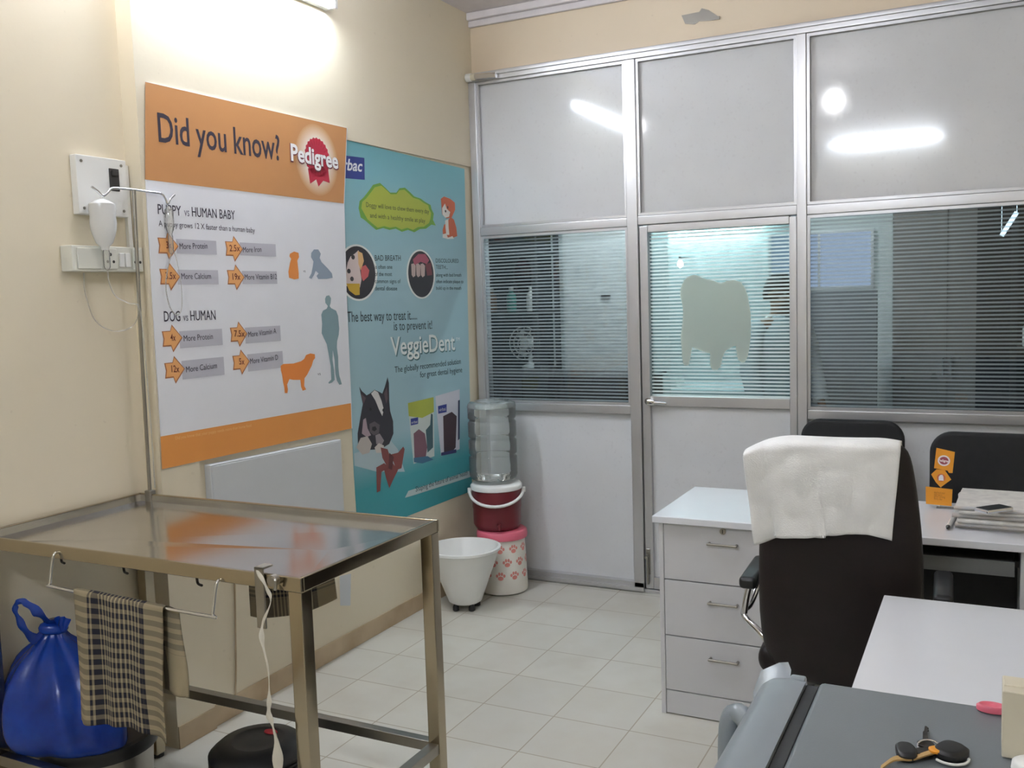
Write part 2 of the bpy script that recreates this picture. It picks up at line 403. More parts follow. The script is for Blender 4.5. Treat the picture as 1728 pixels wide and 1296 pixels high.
# the door in the partition
d0, d1 = 0.988, 1.784
m = MB()
m.box((d0, -0.035, 0.022), (d0+0.045, 0.035, 1.944), 0.004); m.box((d1-0.036, -0.035, 0.022), (d1, 0.035, 1.944), 0.004)
for z0, z1 in ((0.022, 0.085), (1.008, 1.06), (1.91, 1.949)): m.box((d0+0.045, -0.034, z0), (d1-0.036, 0.034, z1), 0.003)
door = struct('door_1', m, 'alu', angle=30)
m = MB().box((d0+0.045, -0.01, 0.085), (d1-0.036, 0.01, 1.008)); build('door_panel', m, 'lam', door, angle=0)
m = MB().box((d0+0.04, -0.003, 1.06), (d1-0.031, 0.003, 1.91)); build('door_glass', m, 'glass_door', door, angle=0)
c4 = lambda a, b: (1070+a/3.503, 350+b/3.503)
emb = [(300, 425), (335, 402), (365, 398), (400, 415), (450, 428), (490, 440), (515, 452), (545, 435), (590, 428), (630, 440), (655, 475), (672, 520), (680, 570), (690, 630), (692, 700), (690, 760), (682, 830), (672, 880), (655, 915), (635, 918), (615, 900), (605, 850), (602, 815), (570, 830), (540, 850), (522, 890), (512, 940), (490, 962), (462, 958), (450, 930), (450, 865), (420, 855), (385, 845), (345, 825), (335, 880), (322, 935), (295, 932), (285, 890), (282, 830), (275, 770), (285, 700), (292, 620), (285, 570), (272, 520), (280, 465)]
pts = [at(*c4(a, b), 1, -0.003) for a, b in emb]
m = MB().prism(pts, (0, -0.0015, 0)); e = build('frosted_emblem', m, 'frost', door, angle=0); e['label'] = 'frosted three-legged emblem on the door glass'
m = MB().cyl((1.03, -0.035, 1.034), (1.03, -0.06, 1.034), 0.02); m.box((1.02, -0.075, 1.015), (1.07, -0.055, 1.045), 0.008); m.cyl((1.06, -0.066, 1.03), (1.13, -0.066, 1.026), 0.009, 0.007)
build('door_handle', m, 'chrome', door)
m = MB().box((0.995, -0.042, 0.1), (1.018, -0.035, 0.24), 0.003); m.cyl((1.006, -0.05, 0.05), (1.006, -0.05, 0.22), 0.006); m.cyl((1.006, -0.075, 0.2), (1.006, -0.045, 0.2), 0.008)
build('tower_bolt', m, 'steel_b', door)

# ------------------------------------------------------------------ lamps
t = thing('tube_light', 'lit fluorescent tube light mounted high on the poster wall', 'light', (0.012, -1.88, 2.89))
m = MB().box((0.012, -2.37, 2.87), (0.045, -1.30, 2.915), 0.006); build('batten', m, 'white_pl', t)
m = MB().cyl((0.062, -2.35, 2.892), (0.062, -1.33, 2.892), 0.014, n=16); build('lamp_tube', m, 'tube_wall', t)
for y in (-2.375, -1.328): m = MB().box((0.012, y, 2.868), (0.08, y+0.023, 2.915), 0.004); build('lamp_holder', m, 'white_pl', t)
t = thing('tube_light', 'lit fluorescent tube light on the back wall behind the camera', 'light', (1.65, YB, 3.05))
m = MB().box((1.10, YB, 3.03), (2.16, YB+0.033, 3.075), 0.006); build('batten', m, 'white_pl', t)
m = MB().cyl((1.12, YB+0.05, 3.052), (2.14, YB+0.05, 3.052), 0.014, n=16); build('lamp_tube', m, 'tube_back', t)
for x in (1.09, 2.145): m = MB().box((x, YB, 3.03), (x+0.025, YB+0.068, 3.075), 0.004); build('lamp_holder', m, 'white_pl', t)
t = thing('wall_bulb', 'small lit bulb on the left wall beside the tube light', 'light', (XL, -2.75, 2.95))
m = MB().cyl((XL, -2.75, 2.95), (XL+0.05, -2.75, 2.95), 0.03, 0.02); build('lamp_holder', m, 'white_pl', t)
m = MB().lathe([(0.012, 0), (0.03, 0.03), (0.034, 0.055), (0.025, 0.08), (0.002, 0.09)], (XL+0.045, -2.75, 2.95), 20, axis=Matrix.Rotation(PI/2, 3, 'Y')); build('bulb', m, 'bulb', t)
t = thing('pendant_bulb', 'lit bulb hanging from the ceiling on a short cord', 'light', (1.61, -2.4, 2.85))
m = MB().cyl((1.61, -2.4, 3.01), (1.61, -2.4, H), 0.004); build('cord', m, 'white_pl', t)
m = MB().cyl((1.61, -2.4, 2.965), (1.61, -2.4, 3.02), 0.02, 0.014); build('lamp_holder', m, 'white_pl', t)
m = MB().lathe([(0.002, -0.055), (0.03, -0.045), (0.052, -0.012), (0.052, 0.012), (0.035, 0.045), (0.016, 0.065)], (1.61, -2.4, 2.9), 24); build('bulb', m, 'bulb', t)

# ------------------------------------------------------------------ posters (each one sheet with its printing)
c1 = lambda a, b: (100+a/3.456, 120+b/3.456)
c2 = lambda a, b: (230+a/3.8125, 460+b/3.8125)
c3 = lambda a, b: (560+a/3.81, 220+b/3.81)
cq = lambda a, b: (560+a/3.411, 500+b/3.411)
class Sheet:
    def __init__(s, x): s.x = x; s.mb = MB(); s.mats = []
    def ink(s, c):
        m = pm(c) if isinstance(c, tuple) else M[c]
        if m not in s.mats: s.mats.append(m)
        return s.mats.index(m)
    def p(s, px, lay=0): return at(px[0], px[1], 0, s.x)+Vector((0.0002*lay, 0, 0))
    def poly(s, pts, col, lay=1): s.mb.poly([s.p(q, lay) for q in pts], s.ink(col))
    def rect(s, a, b, col, lay=1):
        A, B = s.p(a, lay), s.p(b, lay); s.mb.poly([A, Vector((A.x, B.y, A.z)), B, Vector((A.x, A.y, B.z))], s.ink(col))
    def disc(s, c, ry, rz, col, lay=1, n=40, wob=0.0, k=24):
        C = s.p(c, lay); s.mb.poly([C+Vector((0, ry*(1+wob*math.cos(k*t))*math.cos(t), rz*(1+wob*math.cos(k*t))*math.sin(t))) for t in [2*PI*i/n for i in range(n)]], s.ink(col))
    def text(s, t, a, b, cap, col, lay=3, bold=0.0, shear=0.0):
        A, B = s.p(a, lay), s.p(b, lay); text(s.mb, t, A, B, Z*cap, s.ink(col), bold, shear)
OR, ORD, LIL, INK = (194, 139, 88), (224, 150, 74), (230, 231, 236), (58, 52, 66)
s = Sheet(0.0175)
TL, TR, ML, MR, NL, NR, BL, BR = (245, 138), (585, 216), (244.7, 302.9), (580, 343.4), (270.7, 736.7), (592, 680.3), (273.3, 792), (593.3, 723)
outline = [TL, TR, MR, (584, 500), NR, BR, BL, NL, (257, 520), ML]
pts = [at(q[0], q[1], 0, 0.0133) for q in outline]
s.mb.prism(pts, (0.0038, 0, 0), s.ink(LIL))
s.poly([TL, TR, MR, ML], OR); s.poly([NL, NR, BR, BL], ORD)
s.text('Did you know?', (267.8, 238.5), (473, 270.5), 0.098, INK, bold=0.012)
for i_ in range(12): g_ = (i_+1)/12; s.disc((535, 270), 0.15*(1-0.5*g_), 0.158*(1-0.5*g_), tuple(int(a+(b-a)*g_**0.8) for a, b in zip(OR, (248, 243, 236))), 2+i_*0.5)
RED = (190, 40, 66)
s.disc((535, 266), 0.083, 0.083, RED, 9, 96, 0.035, 24)
s.poly([(519, 284), (523, 310), (533, 303), (537, 315), (545, 305), (556, 309), (553, 284)], RED, 9)
for i in range(24):
    t = 2*PI*i/24; C = s.p((535, 266), 10)
    s.mb.poly([C+Vector((0, 0.055*math.cos(t-.03), 0.055*math.sin(t-.03))), C+Vector((0, 0.08*math.cos(t-.02), 0.08*math.sin(t-.02))), C+Vector((0, 0.08*math.cos(t+.02), 0.08*math.sin(t+.02))), C+Vector((0, 0.055*math.cos(t+.03), 0.055*math.sin(t+.03)))], s.ink((168, 22, 44)))
s.text('Pedigree', (489.5, 271.5), (571.5, 286), 0.068, (120, 60, 70), 12, bold=0.05)
s.text('Pedigree', (490.6, 270), (570.3, 284.6), 0.066, (246, 244, 244), 14, bold=0.028)
s.text('PUPPY', (266.4, 361), (306, 364), 0.034, INK, bold=0.008); s.text('vs', (311, 364.3), (319.5, 365), 0.03, (110, 106, 122)); s.text('HUMAN BABY', (324, 365.2), (396.6, 370.5), 0.034, INK, bold=0.008)
s.text('A puppy grows 12 X faster than a human baby', (267.8, 381.5), (430, 392.8), 0.02, INK)
s.text('DOG', (277, 542.6), (304.5, 541.8), 0.036, INK, bold=0.008); s.text('vs', (309, 541.5), (317.5, 541.2), 0.028, (110, 106, 122)); s.text('HUMAN', (321.5, 541), (363.8, 539.6), 0.036, INK, bold=0.008)
GB = (192, 191, 200)
rows = [('3x', 'More Protein', 285, 415, (297, 403), (366, 430), (303, 420.5), (350, 419.5)), ('2.5x', 'More Iron', 396, 420, (404, 409), (466, 433), (410, 426), (441, 425)),
        ('3.5x', 'More Calcium', 288, 467, (299, 455), (369, 480), (306, 471), (356, 470.5)), ('19x', 'More Vitamin B12', 399, 468, (408, 457), (468, 479), (413, 472), (467, 471)),
        ('4x', 'More Protein', 292, 571, (302, 559), (376, 582), (310, 576), (359, 572)), ('7.5x', 'More Vitamin A', 404, 564, (413, 553), (474, 575), (419, 569), (466, 562.5)),
        ('12x', 'More Calcium', 296, 624, (306, 609), (379, 632), (314, 628.5), (366, 621)), ('5x', 'More Vitamin D', 408, 611, (417, 598), (478, 620), (422, 614), (469, 607))]
for num, lab, cx, cy, a, b, ta, tb in rows:
    A, B = s.p(a, 1), s.p(b, 1)
    k = (s.p((a[0]+40, a[1]), 1).z-s.p((a[0], a[1]), 1).z)
    s.mb.poly([A, Vector((A.x, B.y, A.z)), Vector((A.x, B.y, B.z)), Vector((A.x, A.y, B.z))], s.ink(GB))
    C = s.p((cx, cy), 2); u = 0.0086
    arrow = [(-5.2, 3.2), (-1.2, 3.2), (-0.3, 5.8), (4.6, 0), (-0.3, -5.8), (-1.2, -3.2), (-5.2, -3.2), (-4.6, 0)]
    s.mb.poly([C+Vector((0, y*u*1.12, z*u)) for y, z in arrow], s.ink((176, 112, 72)))
    s.mb.poly([C+Vector((0.0002, y*u, z*u*0.86+0.001)) for y, z in arrow], s.ink((232, 170, 108)))
    w = 0.0125*len(num)
    s.text(num, (cx-2.2*len(num), cy+4), (cx+2.2*len(num), cy+4), 0.024, (110, 44, 30), 5, bold=0.01)
    s.text(lab, ta, tb, 0.021, INK, 4, bold=0.003)
s.poly([c1(*q) for q in [(1345, 1065), (1370, 1052), (1395, 1060), (1398, 1085), (1388, 1105), (1392, 1140), (1396, 1180), (1396, 1210), (1370, 1215), (1340, 1205), (1336, 1170), (1345, 1120), (1352, 1095), (1342, 1080)]], (224, 140, 66), 2)
s.poly([c1(*q) for q in [(1470, 1060), (1485, 1040), (1510, 1040), (1525, 1065), (1518, 1090), (1530, 1115), (1565, 1150), (1590, 1180), (1594, 1205), (1560, 1212), (1510, 1213), (1500, 1195), (1512, 1180), (1495, 1165), (1485, 1190), (1470, 1212), (1456, 1205), (1470, 1180), (1478, 1140), (1482, 1110), (1468, 1085)]], (146, 160, 176), 2)
s.poly([c2(*q) for q in [(1222, 150), (1240, 146), (1252, 165), (1250, 195), (1244, 215), (1252, 228), (1285, 245), (1298, 280), (1305, 360), (1302, 400), (1292, 440), (1290, 480), (1298, 540), (1300, 610), (1305, 660), (1322, 718), (1306, 722), (1290, 695), (1280, 650), (1275, 560), (1264, 500), (1262, 560), (1272, 630), (1276, 690), (1258, 708), (1238, 715), (1236, 706), (1254, 688), (1250, 600), (1236, 520), (1225, 460), (1205, 420), (1192, 390), (1195, 330), (1190, 270), (1200, 245), (1225, 232), (1232, 215), (1216, 195), (1214, 168)]], (134, 160, 166), 2)
s.poly([c2(*q) for q in [(928, 600), (945, 588), (1010, 585), (1060, 570), (1080, 555), (1092, 530), (1120, 520), (1148, 525), (1150, 550), (1138, 565), (1128, 600), (1115, 625), (1100, 655), (1082, 680), (1080, 730), (1092, 752), (1070, 760), (1060, 735), (1055, 690), (1010, 690), (985, 685), (970, 720), (975, 750), (972, 775), (955, 775), (952, 740), (945, 710), (938, 660), (930, 630)]], (232, 138, 62), 2)
s.text('vs', (511.5, 459.5), (515.5, 459.5), 0.012, (90, 90, 100)); s.text('vs', (536, 633.5), (541, 633), 0.014, (90, 90, 100))
s.text('Did you know that your puppy needs more than home food', (296, 742), (424, 720), 0.011, (240, 186, 130), 3)
o = build('poster', s.mb, s.mats, angle=0, recalc=False); tag(o, 'large orange and white poster headed Did you know?', 'poster')

s = Sheet(0.0035)
outl = [(577, 234.5), (783, 285), (788, 480), (796, 828), (697, 867), (604, 904), (597, 800), (590, 640)]
s.mb.prism([at(q[0], q[1], 0, 0.0006) for q in outl], (0.0027, 0, 0), s.ink('blue_print'))
s.poly([(560, 259.5), (614.8, 266.5), (615.5, 303.5), (560, 299)], (44, 62, 140)); s.text('virbac', (566, 285), (612, 289.5), 0.05, (236, 238, 244), 3, bold=0.02, shear=0.25)
cloud = [(172, 500), (178, 455), (205, 430), (240, 385), (265, 350), (310, 338), (345, 370), (375, 400), (415, 400), (435, 372), (470, 368), (505, 400), (530, 425), (570, 438), (600, 460), (635, 480), (640, 505), (655, 535), (650, 575), (668, 612), (640, 606), (605, 632), (565, 635), (530, 655), (490, 640), (450, 652), (410, 632), (370, 640), (330, 628), (285, 640), (255, 615), (215, 580), (185, 560)]
s.poly([c3(*q) for q in cloud], (112, 166, 66), 1)
cx, cy = 415, 505
s.poly([c3(cx+(a-cx)*0.93, cy+(b-cy)*0.9) for a, b in cloud[:-1] if (a, b) != (668, 612)], (176, 188, 72), 2)
s.text('Doggy will love to chew them every day', c3(220, 492), c3(625, 535), 0.022, (70, 80, 50), 4); s.text('and with a healthy smile at play', c3(245, 560), c3(600, 595), 0.022, (70, 80, 50), 4)
# small seated puppy drawing: head, body, chest and paws as plain patches
s.poly([c3(*q) for q in [(735, 600), (762, 555), (785, 575), (800, 625), (806, 680), (780, 690), (740, 688), (715, 690), (712, 640), (722, 605)]], (206, 104, 66), 2)
s.poly([c3(*q) for q in [(728, 580), (748, 570), (750, 625), (755, 672), (735, 672), (730, 625)]], (228, 224, 216), 3)
s.poly([c3(*q) for q in [(700, 440), (720, 425), (760, 440), (790, 465), (792, 510), (770, 560), (735, 566), (708, 540), (704, 490)]], (206, 104, 66), 4)
s.poly([c3(*q) for q in [(708, 500), (726, 470), (738, 505), (760, 525), (752, 556), (728, 562), (710, 540)]], (230, 226, 220), 5)
s.poly([c3(*q) for q in [(712, 690), (712, 668), (735, 662), (745, 690), (775, 680), (784, 696), (745, 698)]], (228, 222, 214), 4)
s.disc(c3(730, 520), 0.008, 0.007, (40, 36, 40), 6, 12); s.disc(c3(744, 495), 0.006, 0.008, (40, 36, 40), 6, 12)
# round photographs
def roundel(c, ry, rz):
    s.disc(c, ry*1.12, rz*1.07, (226, 228, 224), 2); s.disc(c, ry, rz, (44, 36, 42), 3)
rA = c3(168, 915); rB = c3(574, 925)
roundel(rA, 0.138, 0.122); roundel(rB, 0.122, 0.118)
s.poly([c3(*q) for q in [(92, 900), (100, 850), (120, 810), (150, 790), (170, 770), (180, 800), (178, 880), (190, 960), (180, 1010), (92, 1000)]], (214, 196, 192), 4)
s.poly([c3(*q) for q in [(92, 985), (178, 985), (178, 1058), (150, 1060), (110, 1030)]], (202, 164, 44), 5)
s.poly([c3(*q) for q in [(185, 880), (215, 865), (240, 900), (232, 940), (200, 970), (188, 940)]], (206, 96, 96), 5)
s.poly([c3(*q) for q in [(165, 775), (195, 790), (205, 840), (185, 900), (170, 860)]], (222, 178, 120), 5)
for a, b in ((135, 815), (108, 905), (128, 955)): s.disc(c3(a, b), 0.014, 0.011, (52, 44, 46), 6, 12)
s.poly([c3(*q) for q in [(520, 830), (555, 795), (600, 795), (625, 835), (610, 860), (570, 845), (530, 870)]], (168, 78, 98), 4)
for a in (522, 553, 582): s.poly([c3(a-13, 860), c3(a+2, 855), c3(a+16, 870), c3(a+14, 935), c3(a, 945), c3(a-10, 930)], (190, 166, 160), 5)
s.poly([c3(*q) for q in [(600, 860), (636, 850), (644, 930), (612, 935)]], (120, 56, 62), 4)
DK = (44, 60, 66)
s.text('BAD BREATH', c3(276, 838), c3(443, 838), 0.026, DK, bold=0.006)
for i, l in enumerate(('is often one', 'of the most', 'common signs of', 'dental disease')): s.text(l, c3(277, 890+i*46), c3((388, 386, 442, 420)[i], 890+i*46), 0.019, DK, bold=0.004)
s.text('DISCOLOURED', c3(668, 850), c3(815, 852), 0.021, DK); s.text('TEETH...', c3(668, 890), c3(745, 892), 0.02, DK)
for i, l in enumerate(('along with bad breath', 'often indicate plaque to', 'build up in the mouth')): s.text(l, c3(670, 940+i*42), c3((832, 845, 832)[i], 940+i*42), 0.018, DK, bold=0.004)
s.text('The best way to treat it.....', cq(88, 148), cq(490, 133), 0.047, DK, bold=0.004); s.text('is to prevent it!', cq(357, 196), cq(577, 187), 0.044, DK, bold=0.004)
s.text('VeggieDent', cq(343, 345), cq(712, 312), 0.088, (92, 128, 134), 2, bold=0.03); s.text('VeggieDent', cq(340, 340), cq(709, 307), 0.088, (232, 236, 234), 4, bold=0.012); s.text('TM', cq(713, 258), cq(735, 255), 0.018, (232, 236, 234), 4)
s.text('The globally recommended solution', cq(362, 440), cq(742, 388), 0.03, DK); s.text('for great dental hygiene', cq(508, 468), cq(750, 437), 0.03, DK)
# black and white terrier lying with its head up
BLK, WH = (48, 45, 54), (214, 210, 208)
s.poly([cq(*q) for q in [(128, 905), (200, 880), (330, 820), (380, 880), (420, 1010), (260, 1010), (130, 975)]], (176, 196, 202), 1)
s.poly([cq(*q) for q in [(157, 520), (172, 545), (200, 570), (218, 560), (245, 538), (268, 548), (290, 560), (305, 520), (320, 465), (328, 500), (330, 600), (335, 660), (352, 720), (354, 790), (330, 850), (280, 880), (200, 885), (150, 860), (148, 790), (165, 690), (178, 620), (165, 560)]], BLK, 2)
s.poly([cq(*q) for q in [(225, 560), (245, 540), (265, 552), (285, 600), (298, 650), (290, 690), (270, 650), (250, 600)]], WH, 3)
s.poly([cq(*q) for q in [(180, 710), (195, 700), (205, 760), (225, 800), (200, 810), (172, 790)]], (170, 150, 158), 3)
s.poly([cq(*q) for q in [(215, 735), (245, 720), (275, 740), (270, 790), (240, 800), (218, 780)]], (96, 86, 92), 3)
s.poly([cq(*q) for q in [(232, 752), (250, 748), (258, 765), (245, 778), (230, 770)]], (30, 28, 32), 5); s.disc(cq(222, 650), 0.009, 0.008, (22, 20, 24), 4, 14); s.disc(cq(296, 655), 0.009, 0.008, (22, 20, 24), 4, 14); s.poly([cq(*q) for q in [(300, 560), (318, 520), (322, 590), (312, 620)]], (96, 76, 84), 3); s.poly([cq(*q) for q in [(166, 560), (196, 585), (182, 620), (176, 600)]], (96, 76, 84), 3); s.poly([cq(*q) for q in [(250, 800), (275, 790), (300, 830), (285, 860), (255, 850)]], (150, 140, 144), 3)
s.poly([cq(*q) for q in [(140, 870), (165, 815), (205, 805), (230, 850), (215, 900), (175, 912)]], (190, 182, 176), 4)
s.poly([cq(*q) for q in [(245, 870), (270, 845), (300, 860), (290, 900), (255, 902)]], (206, 198, 192), 4)
for t_ in ([(280, 870), (320, 880), (345, 960), (320, 985), (290, 930)], [(340, 910), (380, 900), (410, 865), (418, 880), (400, 990), (370, 1000)], [(255, 985), (300, 960), (330, 985), (285, 1010), (278, 1120), (258, 1130)], [(300, 1000), (350, 960), (380, 1000), (355, 1050), (330, 1105), (312, 1050)]): s.poly([cq(*q) for q in t_], (134, 70, 66), 5)
s.poly([cq(*q) for q in [(330, 900), (355, 925), (345, 1000), (325, 990)]], (96, 48, 50), 6)
# two pouches of chews
s.poly([cq(*q) for q in [(437, 615), (585, 580), (590, 920), (470, 965)]], (196, 204, 200), 2); s.poly([cq(*q) for q in [(437, 615), (585, 580), (587, 665), (520, 700), (442, 690)]], (172, 180, 70), 3)
s.poly([cq(*q) for q in [(453, 705), (496, 696), (496, 734), (454, 744)]], (44, 58, 138), 4); s.poly([cq(*q) for q in [(470, 790), (500, 765), (535, 790), (548, 870), (540, 925), (475, 935)]], (122, 84, 96), 4)
s.poly([cq(*q) for q in [(540, 770), (565, 740), (570, 675), (580, 680), (582, 870), (550, 900)]], (66, 96, 104), 4); s.poly([cq(*q) for q in [(470, 930), (550, 920), (585, 940), (520, 962), (472, 955)]], (60, 110, 140), 5)
s.poly([cq(*q) for q in [(595, 575), (735, 535), (735, 880), (628, 920)]], (206, 204, 214), 2); s.poly([cq(*q) for q in [(610, 632), (660, 620), (660, 666), (612, 676)]], (44, 58, 138), 4)
s.poly([cq(*q) for q in [(640, 690), (690, 665), (718, 690), (712, 870), (695, 890), (645, 900)]], (68, 50, 58), 4); s.poly([cq(*q) for q in [(726, 600), (736, 596), (735, 820), (725, 830)]], (48, 58, 92), 4)
s.poly([cq(*q) for q in [(628, 900), (715, 880), (716, 900), (628, 918)]], (56, 60, 110), 5)
s.text('virbac', cq(457, 735), cq(493, 727), 0.014, WH, 6); s.text('virbac', cq(616, 664), cq(656, 655), 0.018, WH, 6)
s.poly([cq(*q) for q in [(440, 1120), (812, 998), (812, 1035), (480, 1142), (420, 1160)]], (190, 204, 204), 3)
s.text('Shaping the future of animal health', cq(482, 1125), cq(782, 1027), 0.026, (48, 60, 74), 5, bold=0.004)
o = build('poster', s.mb, s.mats, angle=0, recalc=False); tag(o, 'pale blue dog dental chew poster beside the partition, partly behind the orange poster', 'poster')

# ------------------------------------------------------------------ electrical fittings on the left wall
t = thing('switch_board', 'upper square white electrical board with a dark socket, above the long switch box', 'switch board', (XL, -2.51, 1.915))
m = MB().box((XL, -2.612, 1.915), (XL+0.03, -2.41, 2.108), 0.003); build('cover_plate', m, 'white_pl', t)
m = MB().box((XL+0.03, -2.485, 2.0), (XL+0.034, -2.445, 2.075), 0.002); m.box((XL+0.034, -2.478, 2.05), (XL+0.042, -2.452, 2.068), 0.002); build('socket', m, 'hole', t)
for y in (-2.592, -2.432):
    for z in (1.935, 2.088):
        m = MB().cyl((XL+0.03, y, z), (XL+0.032, y, z), 0.005, n=10); build('screw', m, 'steel_b', t)
m = MB().box((XL, -2.405, 1.81), (XL+0.016, -2.388, 2.095), 0.002)
tag(build('cable_trunking', m, 'white_pl'), 'narrow white cable trunking running up the corner of the left wall', 'trunking')
t = thing('switch_box', 'long white surface switch box below the square board', 'switch box', (XL, -2.53, 1.725))
m = MB().box((XL, -2.672, 1.728), (XL+0.055, -2.386, 1.811), 0.003); build('box_body', m, 'ivory', t)
xf = XL+0.055
m = MB().box((xf, -2.655, 1.735), (xf+0.006, -2.565, 1.804), 0.003); build('cover_plate', m, 'ivory', t)
m = MB().box((xf, -2.555, 1.735), (xf+0.005, -2.5, 1.804), 0.002)
for dy, dz, r in ((0, 0.012, 0.006), (-0.012, -0.012, 0.005), (0.012, -0.012, 0.005)): m.cyl((xf+0.005, -2.527+dy, 1.772+dz), (xf+0.0056, -2.527+dy, 1.772+dz), r, n=10, mi=1)
build('socket', m, ['ivory', 'hole'], t)
for y in (-2.49, -2.465):
    m = MB().box((xf, y, 1.742), (xf+0.008, y+0.02, 1.79), 0.003); build('switch', m, 'white_pl', t)
m = MB().box((xf, -2.432, 1.735), (xf+0.005, -2.396, 1.804), 0.002)
for dy, dz, r in ((0, 0.012, 0.006), (-0.01, -0.012, 0.005), (0.01, -0.012, 0.005)): m.cyl((xf+0.005, -2.414+dy, 1.772+dz), (xf+0.0056, -2.414+dy, 1.772+dz), r, n=10, mi=1)
build('socket', m, ['ivory', 'hole'], t)

# ------------------------------------------------------------------ steel examination table
TX0, TX1, TY0, TY1, TZ = -0.045, 1.185, -3.06, -2.43, 0.955
t = thing('examination_table', 'stainless steel veterinary examination table with a sunken reflecting top', 'table', (0.57, -2.745, 0))
rh, rw = 0.036, 0.012
def leg(x, y):
    mm = MB().box((x-0.02, y-0.02, 0.012), (x+0.02, y+0.02, TZ-rh), 0.0025); l = build('leg', mm, 'steel', t)
    mm = MB().cyl((x, y, 0), (x, y, 0.014), 0.022, n=16); build('foot_cap', mm, 'black', l)
for x in (TX0+0.022, TX1-0.022):
    for y in (TY0+0.022, TY1-0.022): leg(x, y)
for a, b in (((TX0, TY0, TZ-rh), (TX1, TY0+rw, TZ)), ((TX0, TY1-rw, TZ-rh), (TX1, TY1, TZ)), ((TX0, TY0+rw, TZ-rh), (TX0+rw, TY1-rw, TZ)), ((TX1-rw, TY0+rw, TZ-rh), (TX1, TY1-rw, TZ))):
    m = MB().box(a, b, 0.0025); build('top_rail', m, 'steel', t, angle=50)
# the tray: a rim lip, then four planes falling to a valley
m = MB(); ix0, ix1, iy0, iy1 = TX0+rw, TX1-rw, TY0+rw, TY1-rw; zi = TZ-0.0265; zv = TZ-0.0335; ym = -2.73
A = [m.bm.verts.new(p) for p in ((ix0, iy0, TZ-0.004), (ix1, iy0, TZ-0.004), (ix1, iy1, TZ-0.004), (ix0, iy1, TZ-0.004))]
B = [m.bm.verts.new(p) for p in ((ix0+.003, iy0+.003, zi), (ix1-.003, iy0+.003, zi), (ix1-.003, iy1-.003, zi), (ix0+.003, iy1-.003, zi))]
V0, V1 = m.bm.verts.new((0.30, ym-0.13, zv)), m.bm.verts.new((1.012, ym, zv))
for i in range(4): m.bm.faces.new([A[i], A[(i+1) % 4], B[(i+1) % 4], B[i]])
m.bm.faces.new([B[0], B[1], V1, V0]); m.bm.faces.new([B[1], B[2], V1]); m.bm.faces.new([B[2], B[3], V0, V1]); m.bm.faces.new([B[3], B[0], V0])
for f in m.bm.faces: f.normal_update()
build('tray', m, 'steel_tray', t, angle=0, solid=0.002)
for y in (TY1-0.022,):
    m = MB().box((TX0+0.04, y-0.016, 0.25), (TX1-0.04, y+0.016, 0.282), 0.002); build('stretcher', m, 'steel_b', t)
m = MB().box((TX0+0.04, TY0+0.006, 0.25), (TX1-0.6, TY0+0.038, 0.282), 0.002); build('stretcher', m, 'steel_b', t)
for x in (TX0+0.022, TX1-0.022):
    m = MB().box((x-0.016, TY0+0.04, 0.25), (x+0.016, TY1-0.04, 0.282), 0.002); build('stretcher', m, 'steel_b', t)
yr = TY0-0.012
m = MB().tube(smoothpath([(0.333, TY0+0.004, 0.938), (0.333, yr, 0.928), (0.329, yr-0.012, 0.858), (0.342, yr-0.014, 0.848), (0.62, yr-0.014, 0.842), (0.912, yr-0.014, 0.838), (0.924, yr-0.012, 0.846), (0.930, yr, 0.915), (0.930, TY0+0.004, 0.925)], 5), 0.0042, 8)
build('towel_rod', m, 'chrome', t)
for x, z in ((0.29, 0.901), (0.541, 0.898), (0.81, 0.895)):
    m = MB().tube(smoothpath([(x-0.008, TY0+0.05, z+0.02), (x-0.008, TY0+0.05, z), (x, TY0+0.046, z-0.008), (x+0.018, TY0+0.04, z-0.008)], 4), 0.0035, 6); m.box((x-0.014, TY0+0.044, z+0.012), (x-0.002, TY0+0.056, z+0.022))
    build('hook', m, 'dark_metal', t)
m = MB().box((1.050, TY0-0.008, 0.82), (1.078, TY0-0.002, 0.972), 0.002); m.box((1.050, TY0-0.008, 0.966), (1.078, TY0+0.03, 0.972), 0.002); m.cyl((1.110, TY0-0.016, 0.945), (1.110, TY0, 0.945), 0.014, n=14); m.tube(smoothpath([(1.11, TY0-0.012, 0.955), (1.125, TY0-0.018, 0.948), (1.12, TY0-0.016, 0.925)], 4), 0.004, 6)
build('clamp', m, 'steel_b', t)
# gauze ribbon tied to the clamp
path = smoothpath([(1.072, TY0-0.02, 0.968), (1.1, TY0-0.022, 0.93), (1.108, TY0-0.02, 0.895), (1.08, TY0-0.02, 0.84), (1.084, TY0-0.03, 0.80), (1.098, TY0-0.03, 0.73), (1.096, TY0-0.03, 0.66), (1.094, TY0-0.032, 0.62), (1.104, TY0-0.03, 0.585), (1.112, TY0-0.03, 0.55), (1.115, TY0-0.034, 0.49), (1.112, TY0-0.03, 0.44)], 6)
m = MB(); rg = []
for i, p in enumerate(path):
    f = i/(len(path)-1); w = 0.0048+0.0065*max(0, min(1, (f-0.55)*3))+0.002*math.sin(i*0.9); a = 0.6*math.sin(i*0.35)
    dx, dy = w*math.cos(a), w*math.sin(a)
    rg.append(m.ring([p+Vector((dx, dy, 0)), p+Vector((-dy*.35, dx*.35, 0)), p-Vector((dx, dy, 0)), p+Vector((dy*.35, -dx*.35, 0))]))
m.skin(rg); tag(build('gauze_strip', m, 'gauze', angle=60), 'twisted white gauze strip hanging from the clamp on the table edge', 'gauze')

